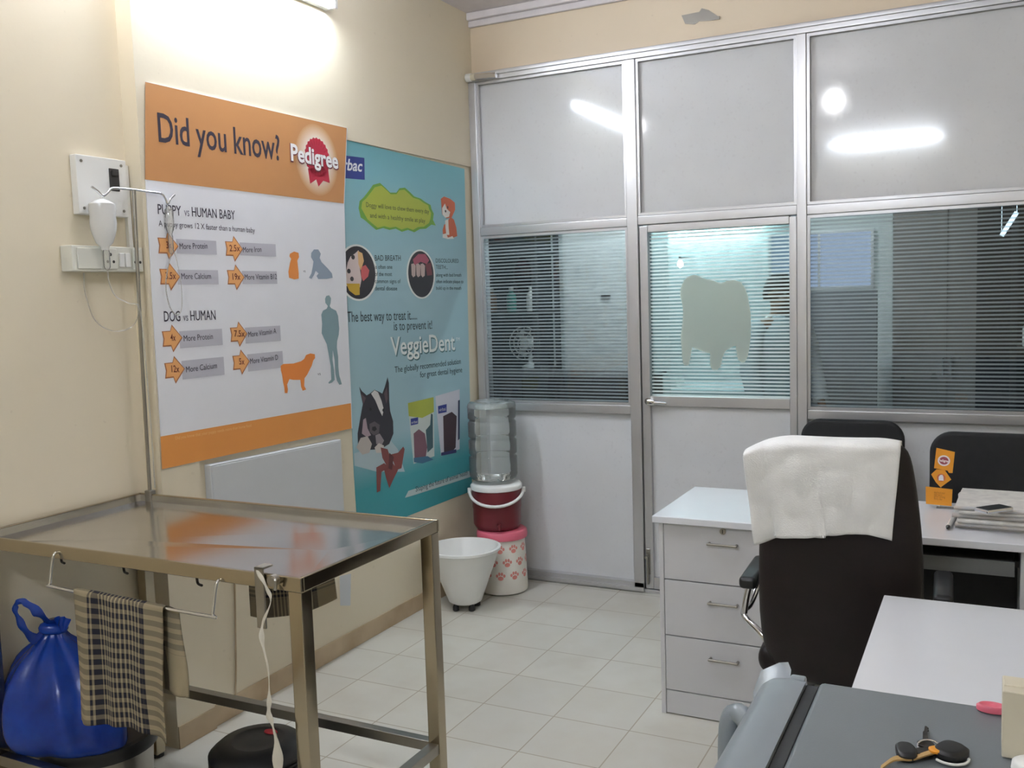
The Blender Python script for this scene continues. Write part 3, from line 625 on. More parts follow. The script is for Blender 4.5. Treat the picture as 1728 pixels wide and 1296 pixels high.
# cloths
def sag(u, v, x0, x1, y, z0, z1, amp, seed):
    r = random.Random(seed); ph = [r.uniform(0, 6) for _ in range(4)]
    x = x0+(x1-x0)*u; z = z0+(z1-z0)*v
    w = amp*(0.35+v)*(math.sin(6.5*u*PI+ph[0]+v*0.8)+0.5*math.sin(15*u+ph[1]-v))
    return Vector((x+0.012*v*math.sin(5*v+ph[2])*(u-0.3), y+w, z+0.006*math.sin(7*u+ph[3])*v))
yt = yr-0.024
def towel_f(u, v):
    # front fall, over the rod, shorter fall behind it
    L = v*1.72
    lean = 0.015*u
    zt = 0.849-0.010*u
    if L < 1.0:
        f = 1-L; fr_len = 0.362-0.035*u+0.02*u*u
        p = sag(u, f, 0.436, 0.765, yt, zt, zt-fr_len, 0.006, 3)
        return p+Vector((-0.014*f, 0, 0))
    k = (L-1.0)
    if k < 0.06:
        a = k/0.06*PI; return Vector((0.436+0.329*u, yt+0.011-0.011*math.cos(a), zt+0.007*math.sin(a)))
    f = (k-0.06)/0.66; p = sag(u, f, 0.44, 0.80+0.02*f, yt+0.022, zt, zt-0.20-0.03*u, 0.005, 5); return p
m = MB().grid(towel_f, 60, 90); tag(build('checked_towel', m, 'check', angle=80, recalc=False, solid=0.003), 'navy and tan checked cotton towel hung over the rod at the front of the table', 'towel')
def cloth2(u, v):
    if v < 0.45:
        f = v/0.45; return Vector((0.455+0.33*u, -2.409+0.004*math.sin(11*u), 0.959-0.12*(1-f)))
    if v < 0.5:
        a = (v-0.45)/0.05; return Vector((0.455+0.33*u, -2.409-0.03*a, 0.9595))
    f = (v-0.5)/0.5; return Vector((0.455+0.335*u+0.012*f*u, -2.4475-0.004*math.sin(9*u)*f-0.012*f, 0.9595-f*(0.383-0.09*u*u-0.025*math.sin(5*u))))
m = MB()
def cl2(u, v): return Vector((0.462+0.335*u+0.02*v*u, -2.452-0.006*math.sin(12*u)*v-0.008, 0.915-v*(0.335-0.10*u*u)+0.0*u))
m.grid(cl2, 40, 30)
tag(build('checked_cloth', m, 'check', angle=80, recalc=False, solid=0.003), 'second checked cloth hanging under the far edge of the examination table', 'cloth')

# ------------------------------------------------------------------ drip stand clamped to the table's far corner
px_, py_ = 0.02, -2.436
t = thing('drip_stand', 'thin steel drip stand with a two-armed hook bar at the table corner', 'drip stand', (0.012, py_, TZ))
m = MB().tube([(0.008, py_, TZ-0.03), (0.014, py_, 1.5), (px_+0.004, py_+0.004, 2.003)], 0.0062, 10); build('pole', m, 'steel_b', t)
hb = smoothpath([(0.028, -2.606, 1.998), (0.03, -2.585, 1.985), (0.03, -2.566, 1.972), (0.03, -2.545, 1.985), (0.03, -2.526, 2.0), (0.028, -2.48, 2.002), (0.026, -2.433, 2.003), (0.028, -2.37, 2.001), (0.03, -2.318, 1.998), (0.03, -2.30, 1.98), (0.03, -2.293, 1.966), (0.032, -2.28, 1.984), (0.034, -2.262, 2.0)], 5)
m = MB().tube(hb, 0.0042, 8); build('hook_bar', m, 'chrome', t)
m = MB().box((-0.006, py_-0.012, TZ-0.034), (0.022, py_+0.014, TZ+0.012), 0.003); build('clamp', m, 'steel_b', t)
t = thing('drip_bottle', 'cloudy white plastic fluid bottle hanging from the left arm of the drip stand', 'drip bottle', (0.03, -2.57, 1.80))
m = MB().lathe([(0.006, 1.962), (0.026, 1.955), (0.041, 1.945), (0.043, 1.925), (0.040, 1.905), (0.042, 1.885), (0.040, 1.862), (0.034, 1.84), (0.026, 1.818), (0.014, 1.806), (0.012, 1.795)], (0.03, -2.572, 0), 28); build('bottle_body', m, 'iv', t)
m = MB().tube(smoothpath([(0.03, -2.572, 1.958), (0.03, -2.574, 1.968), (0.03, -2.566, 1.976), (0.03, -2.558, 1.968), (0.03, -2.56, 1.957)], 4), 0.0025, 6); build('hanging_loop', m, 'white_pl', t)
m = MB().lathe([(0.009, 1.798), (0.011, 1.79), (0.011, 1.74), (0.004, 1.73)], (0.03, -2.568, 0), 16); build('drip_chamber', m, 'ivtube', t)
m = MB().tube(smoothpath([(0.03, -2.568, 1.732), (0.03, -2.565, 1.69), (0.032, -2.545, 1.645), (0.04, -2.50, 1.62), (0.045, -2.46, 1.60), (0.05, -2.455, 1.45), (0.05, -2.45, 1.2), (0.05, -2.45, 0.98)], 8), 0.0022, 6); build('drip_line', m, 'ivtube', t)
m = MB().tube(smoothpath([(-0.045, -2.60, 1.725), (-0.045, -2.60, 1.66), (-0.04, -2.575, 1.57), (-0.03, -2.52, 1.53), (-0.01, -2.46, 1.535), (0.02, -2.445, 1.58), (0.022, -2.445, 1.66)], 8), 0.0022, 6); build('spare_line', m, 'ivtube', t)
t = thing('drip_set', 'small clear drip set hanging from the right arm of the drip stand before the poster', 'drip set', (0.03, -2.29, 1.80))
m = MB().lathe([(0.003, 1.958), (0.014, 1.945), (0.016, 1.90), (0.013, 1.875), (0.007, 1.86), (0.009, 1.85), (0.009, 1.80), (0.003, 1.79)], (0.032, -2.291, 0), 18); build('chamber', m, 'ivtube', t)
m = MB().tube(smoothpath([(0.032, -2.291, 1.792), (0.035, -2.315, 1.74), (0.035, -2.33, 1.67), (0.035, -2.315, 1.60), (0.035, -2.285, 1.575), (0.035, -2.262, 1.60), (0.035, -2.258, 1.68), (0.033, -2.268, 1.76), (0.032, -2.283, 1.81)], 8), 0.0022, 6); build('drip_line', m, 'ivtube', t)
m = MB().tube(smoothpath([(0.01, -2.046, 0.75), (0.008, -2.052, 0.55), (0.008, -2.06, 0.4), (0.008, -2.075, 0.17), (0.010, -2.085, 0.10), (0.012, -2.07, 0.035), (0.012, -2.06, 0.02)], 6), 0.0035, 6)
tag(build('hanging_cord', m, 'skirt'), 'thin cord hanging down the wall under the examination table', 'cord')
m = MB().box((0.0, -2.168, 0.66), (0.032, -1.37, 1.0), 0.003); m.box((0.032, -2.16, 0.668), (0.034, -1.378, 0.992), 0.001)
for v in m.bm.verts:
    if v.co.z > 0.9: v.co.z += 0.011*(-(v.co.y+1.77)/0.4)
tag(build('white_panel', m, 'board'), 'plain white panel fixed to the wall below the orange poster', 'panel')
m = MB().prism([at(a, b, 0, 0.0005) for a, b in ((573, 972), (592, 968), (591, 1022), (574, 1022))], (0.0012, 0, 0)); tag(build('paper_strip', m, 'board', angle=0), 'small pale grey paper strip stuck low on the wall behind the table', 'paper')

# ------------------------------------------------------------------ bins under the table
bx, by, br = 0.165, -2.835, 0.165
t = thing('steel_bin', 'round steel waste bin with a black rim under the left end of the table', 'bin', (bx, by, 0))
m = MB().lathe([(br-0.025, 0.004), (br-0.02, 0.02), (br-0.008, 0.255), (br-0.014, 0.255), (br-0.03, 0.025), (br-0.04, 0.02)], (bx, by, 0), 40); build('bin_body', m, 'steel_b', t)
m = MB().lathe([(br-0.01, 0.252), (br+0.006, 0.252), (br+0.01, 0.27), (br+0.004, 0.29), (br-0.012, 0.292), (br-0.016, 0.27)], (bx, by, 0), 40); build('rim', m, 'black', t)
m = MB().lathe([(br-0.02, 0.0), (br-0.015, 0.02), (br-0.02, 0.03)], (bx, by, 0), 40); build('base_ring', m, 'black', t)
t = thing('garbage_bag', 'knotted shiny blue plastic bag sitting in the steel bin', 'bag', (bx-0.02, by, 0.28))
gx, gy = bx-0.095, by-0.055
m = MB(); rings = []
prof = [(0.125, 0.262), (0.158, 0.285), (0.185, 0.325), (0.188, 0.38), (0.178, 0.44), (0.155, 0.50), (0.115, 0.55), (0.07, 0.585), (0.04, 0.605), (0.03, 0.622), (0.032, 0.638)]
for k, (r, z) in enumerate(prof):
    ring = []
    for j in range(48):
        a = 2*PI*j/48; f = k/(len(prof)-1)
        q = 1+(0.03+0.09*f)*math.sin(7*a+2.2*f)+(0.02+0.05*f)*math.sin(13*a-3*f)+0.018*math.sin(19*a+9*f)+0.05*math.sin(2*a+1)
        fl = 0.065*math.exp(-((z-0.285)/0.03)**2)*max(0, math.cos(a+0.15))**2
        x = gx+(r*q+fl+(0.03*max(0, math.cos(a)) if f < 0.6 else 0))*math.cos(a); y = gy+r*q*0.92*math.sin(a)
        x = max(x, XL+0.012); y = max(y, TY0-0.005)
        if z < 0.3:
            d = math.hypot(x-bx, y-by)
        ring.append(Vector((x-0.005*f, y, z)))
    rings.append(m.ring(ring))
m.skin(rings); build('bag_body', m, 'bluebag', t, angle=70, subd=1)
kx, ky, kz = gx-0.005, gy, 0.632
m = MB(); m.tube(smoothpath([(kx-0.03, ky, kz), (kx, ky-0.03, kz+0.006), (kx+0.03, ky, kz), (kx, ky+0.03, kz-0.005)], 5), 0.018, 10, loop=True); m.lathe([(0.02, -0.025), (0.032, 0), (0.02, 0.025)], (kx, ky, kz), 14); build('knot', m, 'bluebag', t, angle=70)
def strip(pts, ws, thick=0.006):
    mm = MB(); P = smoothpath(pts, 6); rg = []; n = len(P)
    for i, p in enumerate(P):
        tt = (P[min(i+1, n-1)]-P[max(i-1, 0)]).normalized(); side = tt.cross(Vector((0.3, -1, 0.1))).normalized(); nn = tt.cross(side)
        f = i/(n-1)*(len(ws)-1); a = int(min(f, len(ws)-2)); w = ws[a]+(ws[a+1]-ws[a])*(f-a)
        rg.append(mm.ring([p+side*w+nn*0.004*math.sin(i), p+nn*thick, p-side*w-nn*0.004*math.cos(i), p-nn*thick]))
    mm.skin(rg); return mm
m = strip([(kx, ky, kz), at(66, 1036, 1, -2.95), at(45, 1018, 1, -2.97), at(30, 1016, 1, -2.975), at(26, 1030, 1, -2.975), at(38, 1056, 1, -2.96), at(60, 1078, 1, -2.93), (kx, ky+0.01, kz-0.01)], [0.022, 0.018, 0.011, 0.008, 0.009, 0.013, 0.018, 0.022]); build('handle', m, 'bluebag', t, angle=70)
m = strip([(kx, ky, kz), (kx+0.025, ky-0.005, kz+0.014), (kx+0.05, ky-0.01, kz+0.02), (kx+0.068, ky-0.01, kz+0.022), (kx+0.075, ky-0.005, kz+0.018)], [0.016, 0.024, 0.022, 0.018]); build('handle', m, 'bluebag', t, angle=70)
qx, qy = 0.675, -2.685
t = thing('pedal_bin', 'low round black bin with a domed lid and red badge under the table', 'bin', (qx, qy, 0))
m = MB().lathe([(0.115, 0), (0.12, 0.005), (0.132, 0.225), (0.12, 0.225)], (qx, qy, 0), 44); build('bin_body', m, 'black', t)
pr = []
for i in range(7): z = 0.227+i*0.006; pr += [(0.143 if i % 2 else 0.148, z), (0.143 if i % 2 else 0.148, z+0.004)]
m = MB().lathe([(0.12, 0.225)]+pr+[(0.138, 0.277), (0.118, 0.293), (0.08, 0.299), (0.075, 0.295), (0.04, 0.296), (0.002, 0.297)], (qx, qy, 0), 44); l = build('lid', m, 'black', t)
m = MB().lathe([(0.024, 0.2965), (0.022, 0.2995), (0.002, 0.3)], (qx+0.0, qy+0.055, 0), 20)
for v in m.bm.verts: v.co.y = qy+0.055+(v.co.y-qy-0.055)*0.6
build('badge', m, 'red', l)['label'] = 'small red badge on the lid'

# ------------------------------------------------------------------ corner: paw-print bucket, maroon jug, water bottle, white tub
wx, wy = 0.248, -0.265
def paws():
    k = NT('white_plastic_with_pink_paws'); p = k.xyz(k.obj())
    ang = k.math('ARCTAN2', p[1], p[0]); u = k.math('MULTIPLY', ang, 0.125/0.075); v = k.math('MULTIPLY', p[2], 1/0.072)
    row = k.math('FLOOR', v); us = k.math('ADD', u, k.math('MULTIPLY', k.math('FRACT', k.math('MULTIPLY', row, 0.5)), 1.0))
    fu = k.math('SUBTRACT', k.math('FRACT', us), 0.5); fv = k.math('SUBTRACT', k.math('FRACT', v), 0.5)
    def blob(cx, cy, rx, ry):
        a = k.math('POWER', k.math('ABSOLUTE', k.math('MULTIPLY', k.math('SUBTRACT', fu, cx), 1/rx)), 2.0); b = k.math('POWER', k.math('ABSOLUTE', k.math('MULTIPLY', k.math('SUBTRACT', fv, cy), 1/ry)), 2.0)
        return k.math('LESS_THAN', k.math('ADD', a, b), 1.0)
    ms = blob(0, -0.13, 0.19, 0.16)
    for q in ((-0.25, 0.06, 0.085, 0.12), (-0.09, 0.2, 0.08, 0.13), (0.09, 0.2, 0.08, 0.13), (0.25, 0.06, 0.085, 0.12)): ms = k.math('MAXIMUM', ms, blob(*q))
    inz = k.math('MULTIPLY', k.math('GREATER_THAN', p[2], 0.07), k.math('LESS_THAN', p[2], 0.286))
    k.link(k.mix(k.math('MULTIPLY', ms, inz), lin((232, 228, 218)), lin((222, 140, 130))), k.b.inputs['Base Color']); k.b.inputs['Roughness'].default_value = 0.35; return k.m
M['paws'] = paws()
t = thing('storage_bucket', 'white plastic bucket with pink paw prints and pink lid near the partition', 'bucket', (wx, wy, 0))
m = MB().lathe([(0.118, 0.0), (0.132, 0.008), (0.134, 0.03), (0.128, 0.2), (0.124, 0.295), (0.112, 0.305)], (wx, wy, 0), 48); build('bucket_body', m, 'paws', t)
m = MB().lathe([(0.120, 0.297), (0.137, 0.30), (0.140, 0.315), (0.136, 0.338), (0.126, 0.345), (0.002, 0.346)], (wx, wy, 0), 48); build('lid', m, 'pink', t)
t = thing('insulated_jug', 'maroon insulated water jug with white rim and handle, on the pink-lidded bucket', 'jug', (wx, wy, 0.346))
m = MB().lathe([(0.105, 0.347), (0.118, 0.352), (0.130, 0.375), (0.131, 0.46), (0.134, 0.465), (0.135, 0.56), (0.130, 0.575), (0.1, 0.577)], (wx-0.026, wy, 0), 44); build('jug_body', m, 'maroon', t)
m = MB().lathe([(0.133, 0.562), (0.141, 0.566), (0.142, 0.585), (0.132, 0.597), (0.085, 0.6), (0.06, 0.595), (0.03, 0.595)], (wx-0.026, wy, 0), 44); build('rim', m, 'white_pl', t)
hd = []
for i in range(19):
    a = -PI+PI*i/18+0.42   # hangs down in front, facing the room
    hd.append((wx-0.026+0.146*math.cos(a), wy+0.146*math.sin(a)*1.0, 0.553-0.062*math.sin(PI*i/18)))
m = MB().tube(hd, 0.0085, 8)
for e in (0, -1): m.cyl((hd[e][0], hd[e][1], hd[e][2]-0.012), (hd[e][0], hd[e][1], hd[e][2]+0.014), 0.013, n=12)
build('handle', m, 'white_pl', t)
ta = -1.05; dx, dy = math.cos(ta), math.sin(ta)
m = MB().cyl((wx-0.02+0.128*dx, wy+0.128*dy, 0.385), (wx-0.02+0.155*dx, wy+0.155*dy, 0.385), 0.012, 0.01, 14); m.cyl((wx-0.02+0.15*dx, wy+0.15*dy, 0.392), (wx-0.02+0.15*dx, wy+0.15*dy, 0.365), 0.008, n=12)
build('tap', m, 'maroon', t)
t = thing('water_bottle', 'large clear ribbed water bottle upside down on the maroon jug', 'bottle', (wx, wy, 0.60))
pr = [(0.028, 0.602), (0.03, 0.606), (0.06, 0.608), (0.105, 0.612), (0.126, 0.625), (0.132, 0.645), (0.132, 0.74), (0.122, 0.75), (0.132, 0.762), (0.132, 0.83), (0.122, 0.842), (0.132, 0.855), (0.132, 0.93), (0.122, 0.942), (0.132, 0.955), (0.132, 1.01), (0.12, 1.035), (0.095, 1.045), (0.07, 1.035), (0.03, 1.03), (0.002, 1.032)]
m = MB().lathe(pr, (wx-0.04, wy, 0), 44); b_ = build('bottle_body', m, 'bottle', t)
m = MB().lathe([(0.1345, 1.012), (0.128, 1.033), (0.122, 1.037), (0.118, 1.030), (0.13, 1.008)], (wx-0.04, wy, 0), 44); build('base_rim', m, 'bottle', t)
ux, uy = 0.205, -0.615
t = thing('wash_tub', 'round white plastic tub on small black feet, before the paw-print bucket', 'tub', (ux, uy, 0))
m = MB().lathe([(0.002, 0.03), (0.065, 0.03), (0.086, 0.042), (0.108, 0.10), (0.135, 0.175), (0.164, 0.25), (0.182, 0.305), (0.193, 0.312), (0.193, 0.324), (0.18, 0.326), (0.168, 0.30), (0.15, 0.25), (0.122, 0.175), (0.095, 0.10), (0.07, 0.05), (0.002, 0.045)], (ux, uy, 0), 56); build('basin', m, 'white_pl', t)
for a in (-1.9, -0.55, 0.9, 2.4):
    p = Vector((ux+0.066*math.cos(a), uy+0.066*math.sin(a), 0)); m = MB().lathe([(0.012, 0), (0.017, 0.004), (0.016, 0.022), (0.010, 0.036)], p, 14); build('foot', m, 'black', t)

# ------------------------------------------------------------------ white desk with drawers
DZ, DX0, DX1, DY0, DY1 = 0.77, 1.505, 3.02, -1.44, -0.87
t = thing('office_desk', 'white desk with three drawers on the left, against which the brown chair stands', 'desk', (2.26, -1.15, 0))
m = MB().box((DX0, DY0, DZ-0.026), (DX1, DY1, DZ), 0.003); build('desk_top', m, 'white_lam', t)
px0, px1, yf = DX0+0.018, DX0+0.505, DY0+0.022
m = MB().box((px0, yf, 0), (px0+0.018, DY1-0.01, DZ-0.027), 0.002); m.box((px1-0.018, yf, 0), (px1, DY1-0.01, DZ-0.027), 0.002); m.box((px0+0.018, DY1-0.03, 0), (px1-0.018, DY1-0.012, DZ-0.027)); m.box((px0+0.018, yf+0.02, 0.0), (px1-0.018, yf+0.035, DZ-0.027), mi=1)
build('pedestal', m, ['white_front', 'groove'], t)
m = MB().box((px0+0.019, yf+0.003, 0.004), (px1-0.019, yf+0.02, 0.094), 0.002); build('plinth', m, 'white_front', t)
for i, (z0, z1) in enumerate(((0.528, 0.742), (0.312, 0.524), (0.098, 0.308))):
    m = MB().box((px0+0.0195, yf+0.001, z0), (px1-0.0195, yf+0.02, z1), 0.0015); d = build('drawer', m, 'white_front', t)
    hx = (px0+px1)/2+0.0; hz = z0+0.151 if i == 0 else z0+0.145
    m = MB().box((hx-0.056, yf-0.026, hz-0.004), (hx+0.056, yf-0.016, hz+0.005), 0.003)
    for q in (-0.05, 0.05): m.cyl((hx+q, yf-0.02, hz), (hx+q, yf+0.003, hz), 0.005, n=10)
    build('handle', m, 'steel_b', d)
    if i == 0:
        m = MB().cyl((hx, yf-0.004, 0.727), (hx, yf+0.003, 0.727), 0.0115, n=20); m.box((hx-0.0015, yf-0.0055, 0.72), (hx+0.0015, yf-0.003, 0.734), mi=1); build('lock', m, ['steel_b', 'hole'], d)
for x, y in ((2.722, -1.06), (DX1-0.021, DY1-0.01)): m = MB().box((x, DY0+0.02, 0), (x+0.02, y, DZ-0.027), 0.002); build('side_panel', m, 'white_front', t)
m = MB().box((px1+0.001, -1.085, 0.08), (2.721, -1.07, DZ-0.027)); build('modesty_panel', m, 'black', t)
m = MB().box((px1+0.015, DY0+0.03, 0.655), (2.706, -1.095, 0.667)); m.box((px1+0.015, DY0+0.03, 0.655), (2.706, DY0+0.045, 0.703), 0.002); build('keyboard_tray', m, 'grey_pl', t)
for x in (px1+0.002, 2.708): m = MB().box((x, DY0+0.1, 0.668), (x+0.012, -1.095, 0.69)); build('slide_rail', m, 'dark_metal', t)

# things on the desk
def sheet_stack(n, x0, y0, x1, y1, z, labs):
    for i in range(n):
        th = (0.011, 0.013, 0.012, 0.016)[i % 4]; r = random.Random(i+40); dx, dy, a = r.uniform(-0.012, 0.012), r.uniform(-0.014, 0.014), r.uniform(-0.05, 0.05)
        c = Vector(((x0+x1)/2+dx, (y0+y1)/2+dy, 0)); R = Matrix.Rotation(a, 3, 'Z'); hx, hy = (x1-x0)/2, (y1-y0)/2
        m = MB()
        for k in range(4): # a folded paper: leaves one over the other, bulged at the fold
            zz = z+th*k/4; e = 0.0015*k
            m.box(c+Vector((-hx+e, -hy+e, zz)), c+Vector((hx-e, hy-e*2, zz+th/4-0.0003)), 0.0006, mi=k % 2, seg=1, rot=R)
        m.tube([c+R @ Vector((-hx, -hy+0.003, z+th/2)), c+R @ Vector((hx, -hy+0.003, z+th/2))], th*0.5, 8)
        o = build('newspaper', m, [('paper', 'paper2')[i % 2], 'paper']); tag(o, labs[i], 'newspaper', 'newspapers stacked on the desk'); z += th+0.0004
    return z
labs = ['folded newspaper lying lowest in the stack on the desk', 'folded newspaper second from the bottom of the desk stack', 'folded newspaper third from the bottom of the desk stack', 'folded newspaper fourth from the bottom of the desk stack', 'folded newspaper just under the top one of the desk stack', 'folded newspaper on top of the stack, under the phone']
zt = sheet_stack(6, 2.535, -1.29, 2.90, -0.96, DZ, labs)
pc = at(1677, 860, 2, zt+0.005); t = thing('mobile_phone', 'dark mobile phone with silver edge lying on the newspapers', 'phone', (pc.x, pc.y, zt))
R = Matrix.Rotation(-0.75, 3, 'Z')
m = MB().box(Vector((pc.x-0.028, pc.y-0.056, zt)), Vector((pc.x+0.028, pc.y+0.056, zt+0.013)), 0.0045, rot=R, seg=3); build('phone_body', m, 'chrome', t)
m = MB().box(Vector((pc.x-0.0245, pc.y-0.05, zt+0.0125)), Vector((pc.x+0.0245, pc.y+0.05, zt+0.0145)), 0.001, rot=R); build('screen', m, 'black', t)
t = thing('card_display', 'orange stand-up card display of three linked cards on the desk', 'card display', (2.465, -0.985, DZ))
yc = -0.985
def card(pts, th=0.0016, dy=0.0, mb=None, mi=0):
    mm = mb or MB(); mm.prism([Vector((at(a, b, 1, yc+dy).x, yc+dy, at(a, b, 1, yc+dy).z)) for a, b in pts], (0, th, 0), mi); return mm
e1 = lambda a, b: (1520+a/8.1, 740+b/8.1)
m = card([e1(340, 655), e1(708, 695), e1(695, 925), e1(345, 893)])
for i in range(4):
    A, B = e1(455, 745+i*28+3), e1(605-(i % 2)*40, 757+i*28+3); A, B = at(*A, 1, yc-0.0004), at(*B, 1, yc-0.0004); text(m, ('dog food your', 'puppy needs to', 'grow strong', 'every day')[i], A, B, Z*0.0075, 1)
build('base_card', m, ['orange_card', pm((168, 100, 30))], t, angle=0)
m = card([e1(415, 490), e1(490, 420), e1(600, 430), e1(690, 562), e1(545, 668), e1(480, 600)], dy=-0.003)
C = at(*e1(553, 535), 1, yc-0.0035)
m.poly([C+Vector((0.0145*math.cos(a), 0, 0.0145*math.sin(a))) for a in [2*PI*i/24 for i in range(24)]], 1)
m.poly([C+Vector((x*0.0085, -0.0004, z*0.011)) for x, z in ((-1, -1), (1, -1), (0.9, 0.3), (0.5, 1), (-0.4, 0.9), (-1, 0.2))], 2); build('diamond_card', m, ['orange_card', pm((196, 104, 70)), pm((232, 230, 236))], t, angle=0)
m = card([e1(488, 128), e1(740, 185), e1(708, 472), e1(660, 470), e1(640, 440), e1(455, 405)], dy=-0.006)
C = at(*e1(590, 303), 1, yc-0.0065)
m.poly([C+Vector((0.021*math.cos(a), 0, 0.02*math.sin(a))) for a in [2*PI*i/24 for i in range(24)]], 1); m.poly([C+Vector((0.0155*math.cos(a), -0.0004, 0.0145*math.sin(a))) for a in [2*PI*i/24 for i in range(24)]], 2)
text(m, 'Pedigree', C+Vector((-0.018, -0.0008, -0.003)), C+Vector((0.018, -0.0008, -0.006)), Z*0.009, 1, bold=0.03); build('square_card', m, ['orange_card', pm((236, 226, 228)), pm((150, 70, 86))], t, angle=0)
m = MB().tube([(2.468, yc+0.004, DZ+0.002), (2.472, yc+0.004, 0.98)], 0.0015, 6); m.box((2.455, yc-0.004, DZ), (2.515, yc+0.02, DZ+0.004)); build('support_wire', m, 'ivtube', t)
a, b = Vector((2.505, -1.325, DZ+0.008)), Vector((2.523, -1.10, DZ+0.008))
t = thing('marker_pen', 'white pen with dark tip lying beside the newspapers', 'pen', (2.514, -1.21, DZ))
m = MB().cyl(a+(b-a)*0.1, b, 0.008, n=14); build('barrel', m, 'white_pl', t)
m = MB().cyl(a, a+(b-a)*0.1, 0.003, 0.0075, 12); build('tip', m, 'black', t)

# ------------------------------------------------------------------ brown high-backed office chair
t = thing('office_chair', 'dark brown high-backed office chair with a white towel over its back', 'chair', (2.225, -1.70, 0), 0.04)
def superell(cx, cy, z, hw, ht, bow, n=40, e=0.42):
    pts = []
    for j in range(n):
        a = 2*PI*j/n; c, s_ = math.cos(a), math.sin(a)
        x = hw*math.copysign(abs(c)**e, c); y = ht*math.copysign(abs(s_)**0.6, s_)
        pts.append(Vector((cx+x, cy+y+bow*(x/hw)**2, z)))
    return pts
m = MB(); rings = []
for k, (z, hw, ht, yy) in enumerate([(0.405, 0.10, 0.02, -0.195), (0.412, 0.165, 0.03, -0.195), (0.44, 0.20, 0.038, -0.197), (0.50, 0.226, 0.043, -0.20), (0.60, 0.236, 0.045, -0.205), (0.75, 0.236, 0.046, -0.212), (0.90, 0.228, 0.045, -0.222), (1.02, 0.214, 0.043, -0.234), (1.09, 0.203, 0.040, -0.242), (1.13, 0.192, 0.034, -0.247), (1.148, 0.172, 0.022, -0.249), (1.153, 0.14, 0.01, -0.25)]):
    rings.append(m.ring(superell(0, yy, z, hw, ht, 0.045)))
m.skin(rings); build('backrest', m, 'leather', t, angle=70, subd=1)
m = MB().box((-0.245, -0.19, 0.40), (0.245, 0.27, 0.50), 0.045, seg=4); build('seat', m, 'leather', t, subd=1, angle=70)
for sx in (-1, 1):
    X = sx*0.285
    m = MB().box((X-0.028, -0.10, 0.645), (X+0.028, 0.185, 0.685), 0.014, seg=3)
    ar = build('armrest', m, 'black', t, angle=60)
    m = MB().tube(smoothpath([(X, 0.14, 0.65), (X+sx*0.012, 0.12, 0.58), (X+sx*0.02, 0.055, 0.548), (X+sx*0.02, -0.05, 0.545), (X-sx*0.05, -0.1, 0.50), (sx*0.20, -0.1, 0.44)], 6), 0.011, 10); m.tube(smoothpath([(X, -0.06, 0.65), (X+sx*0.012, -0.055, 0.6), (X+sx*0.02, -0.05, 0.545)], 5), 0.010, 10)
    build('arm_tube', m, 'chrome', ar)
m = MB().cyl((0, 0.03, 0.10), (0, 0.03, 0.40), 0.026, n=18); m.box((-0.11, -0.08, 0.385), (0.11, 0.14, 0.41), 0.006); build('gas_column', m, 'black', t)
m = MB().box((-0.03, -0.18, 0.38), (0.03, 0.0, 0.40), 0.004); m.box((-0.03, -0.19, 0.38), (0.03, -0.172, 0.46), 0.004); build('back_bracket', m, 'black', t)
for i in range(5):
    a = 2*PI*i/5+0.3; c, s_ = math.cos(a), math.sin(a)
    m = MB().tube([(0.02*c, 0.03+0.02*s_, 0.115), (0.14*c, 0.03+0.14*s_, 0.10), (0.27*c, 0.03+0.27*s_, 0.075)], [0.025, 0.02, 0.015], 10); l = build('base_leg', m, 'black', t)
    x, y = 0.27*c, 0.03+0.27*s_; m = MB()
    for q in (-0.014, 0.014): m.cyl((x-q*s_-0.007*s_, y+q*c+0.007*c, 0.028), (x-q*s_+0.007*s_, y+q*c-0.007*c, 0.028), 0.028, n=18)
    build('caster', m, 'black', l)
# towel over the chair back: hangs on both sides
tl = thing('hand_towel', 'white terry towel draped over the back of the brown office chair', 'towel', (2.225, -1.70, 0), 0.04)
def tw(u, v):
    x = -0.255+0.428*u
    front = 0.265+0.012*math.sin(6*u); over = 0.085; total = front+over+0.16; L = v*total
    hx = min(abs(x)/0.2, 1.0); top = 1.162-0.03*max(0, (abs(x)-0.10)/0.13)**2-0.014*u*0; bow = 0.045*(x/0.22)**2
    if x < -0.2: bow = 0.045*(0.2/0.22)**2-0.03*((-x-0.2)/0.05)
    rip = 0.006*math.sin(13*u+1.0)+0.004*math.sin(29*u+2*v)
    if L < front:
        f = 1-L/front; z = top-0.012-front*f
        yb = -0.222-(z-0.90)*0.108; yy = yb-0.046-0.014+bow
        # creases that fall from the corners
        yy -= abs(rip*f*1.3+0.007*math.sin(17*(u-0.35*f))*f+0.004*math.sin(9*f+6*u))
        return Vector((x+(0.022*f if u < .5 else -0.018*f*(u-.5)*2)+0.01*f*(0.5-u), yy, z))
    if L < front+over:
        a = (L-front)/over*PI; return Vector((x, -0.252-0.056*math.cos(a)+bow, top-0.012+0.016*math.sin(a)))
    f = (L-front-over)/0.16; return Vector((x, -0.195+bow+0.012*f+rip*f, top-0.012-0.16*f))
m = MB().grid(tw, 60, 60); build('cloth', m, 'white_cloth', tl, angle=80, recalc=False, solid=0.005)

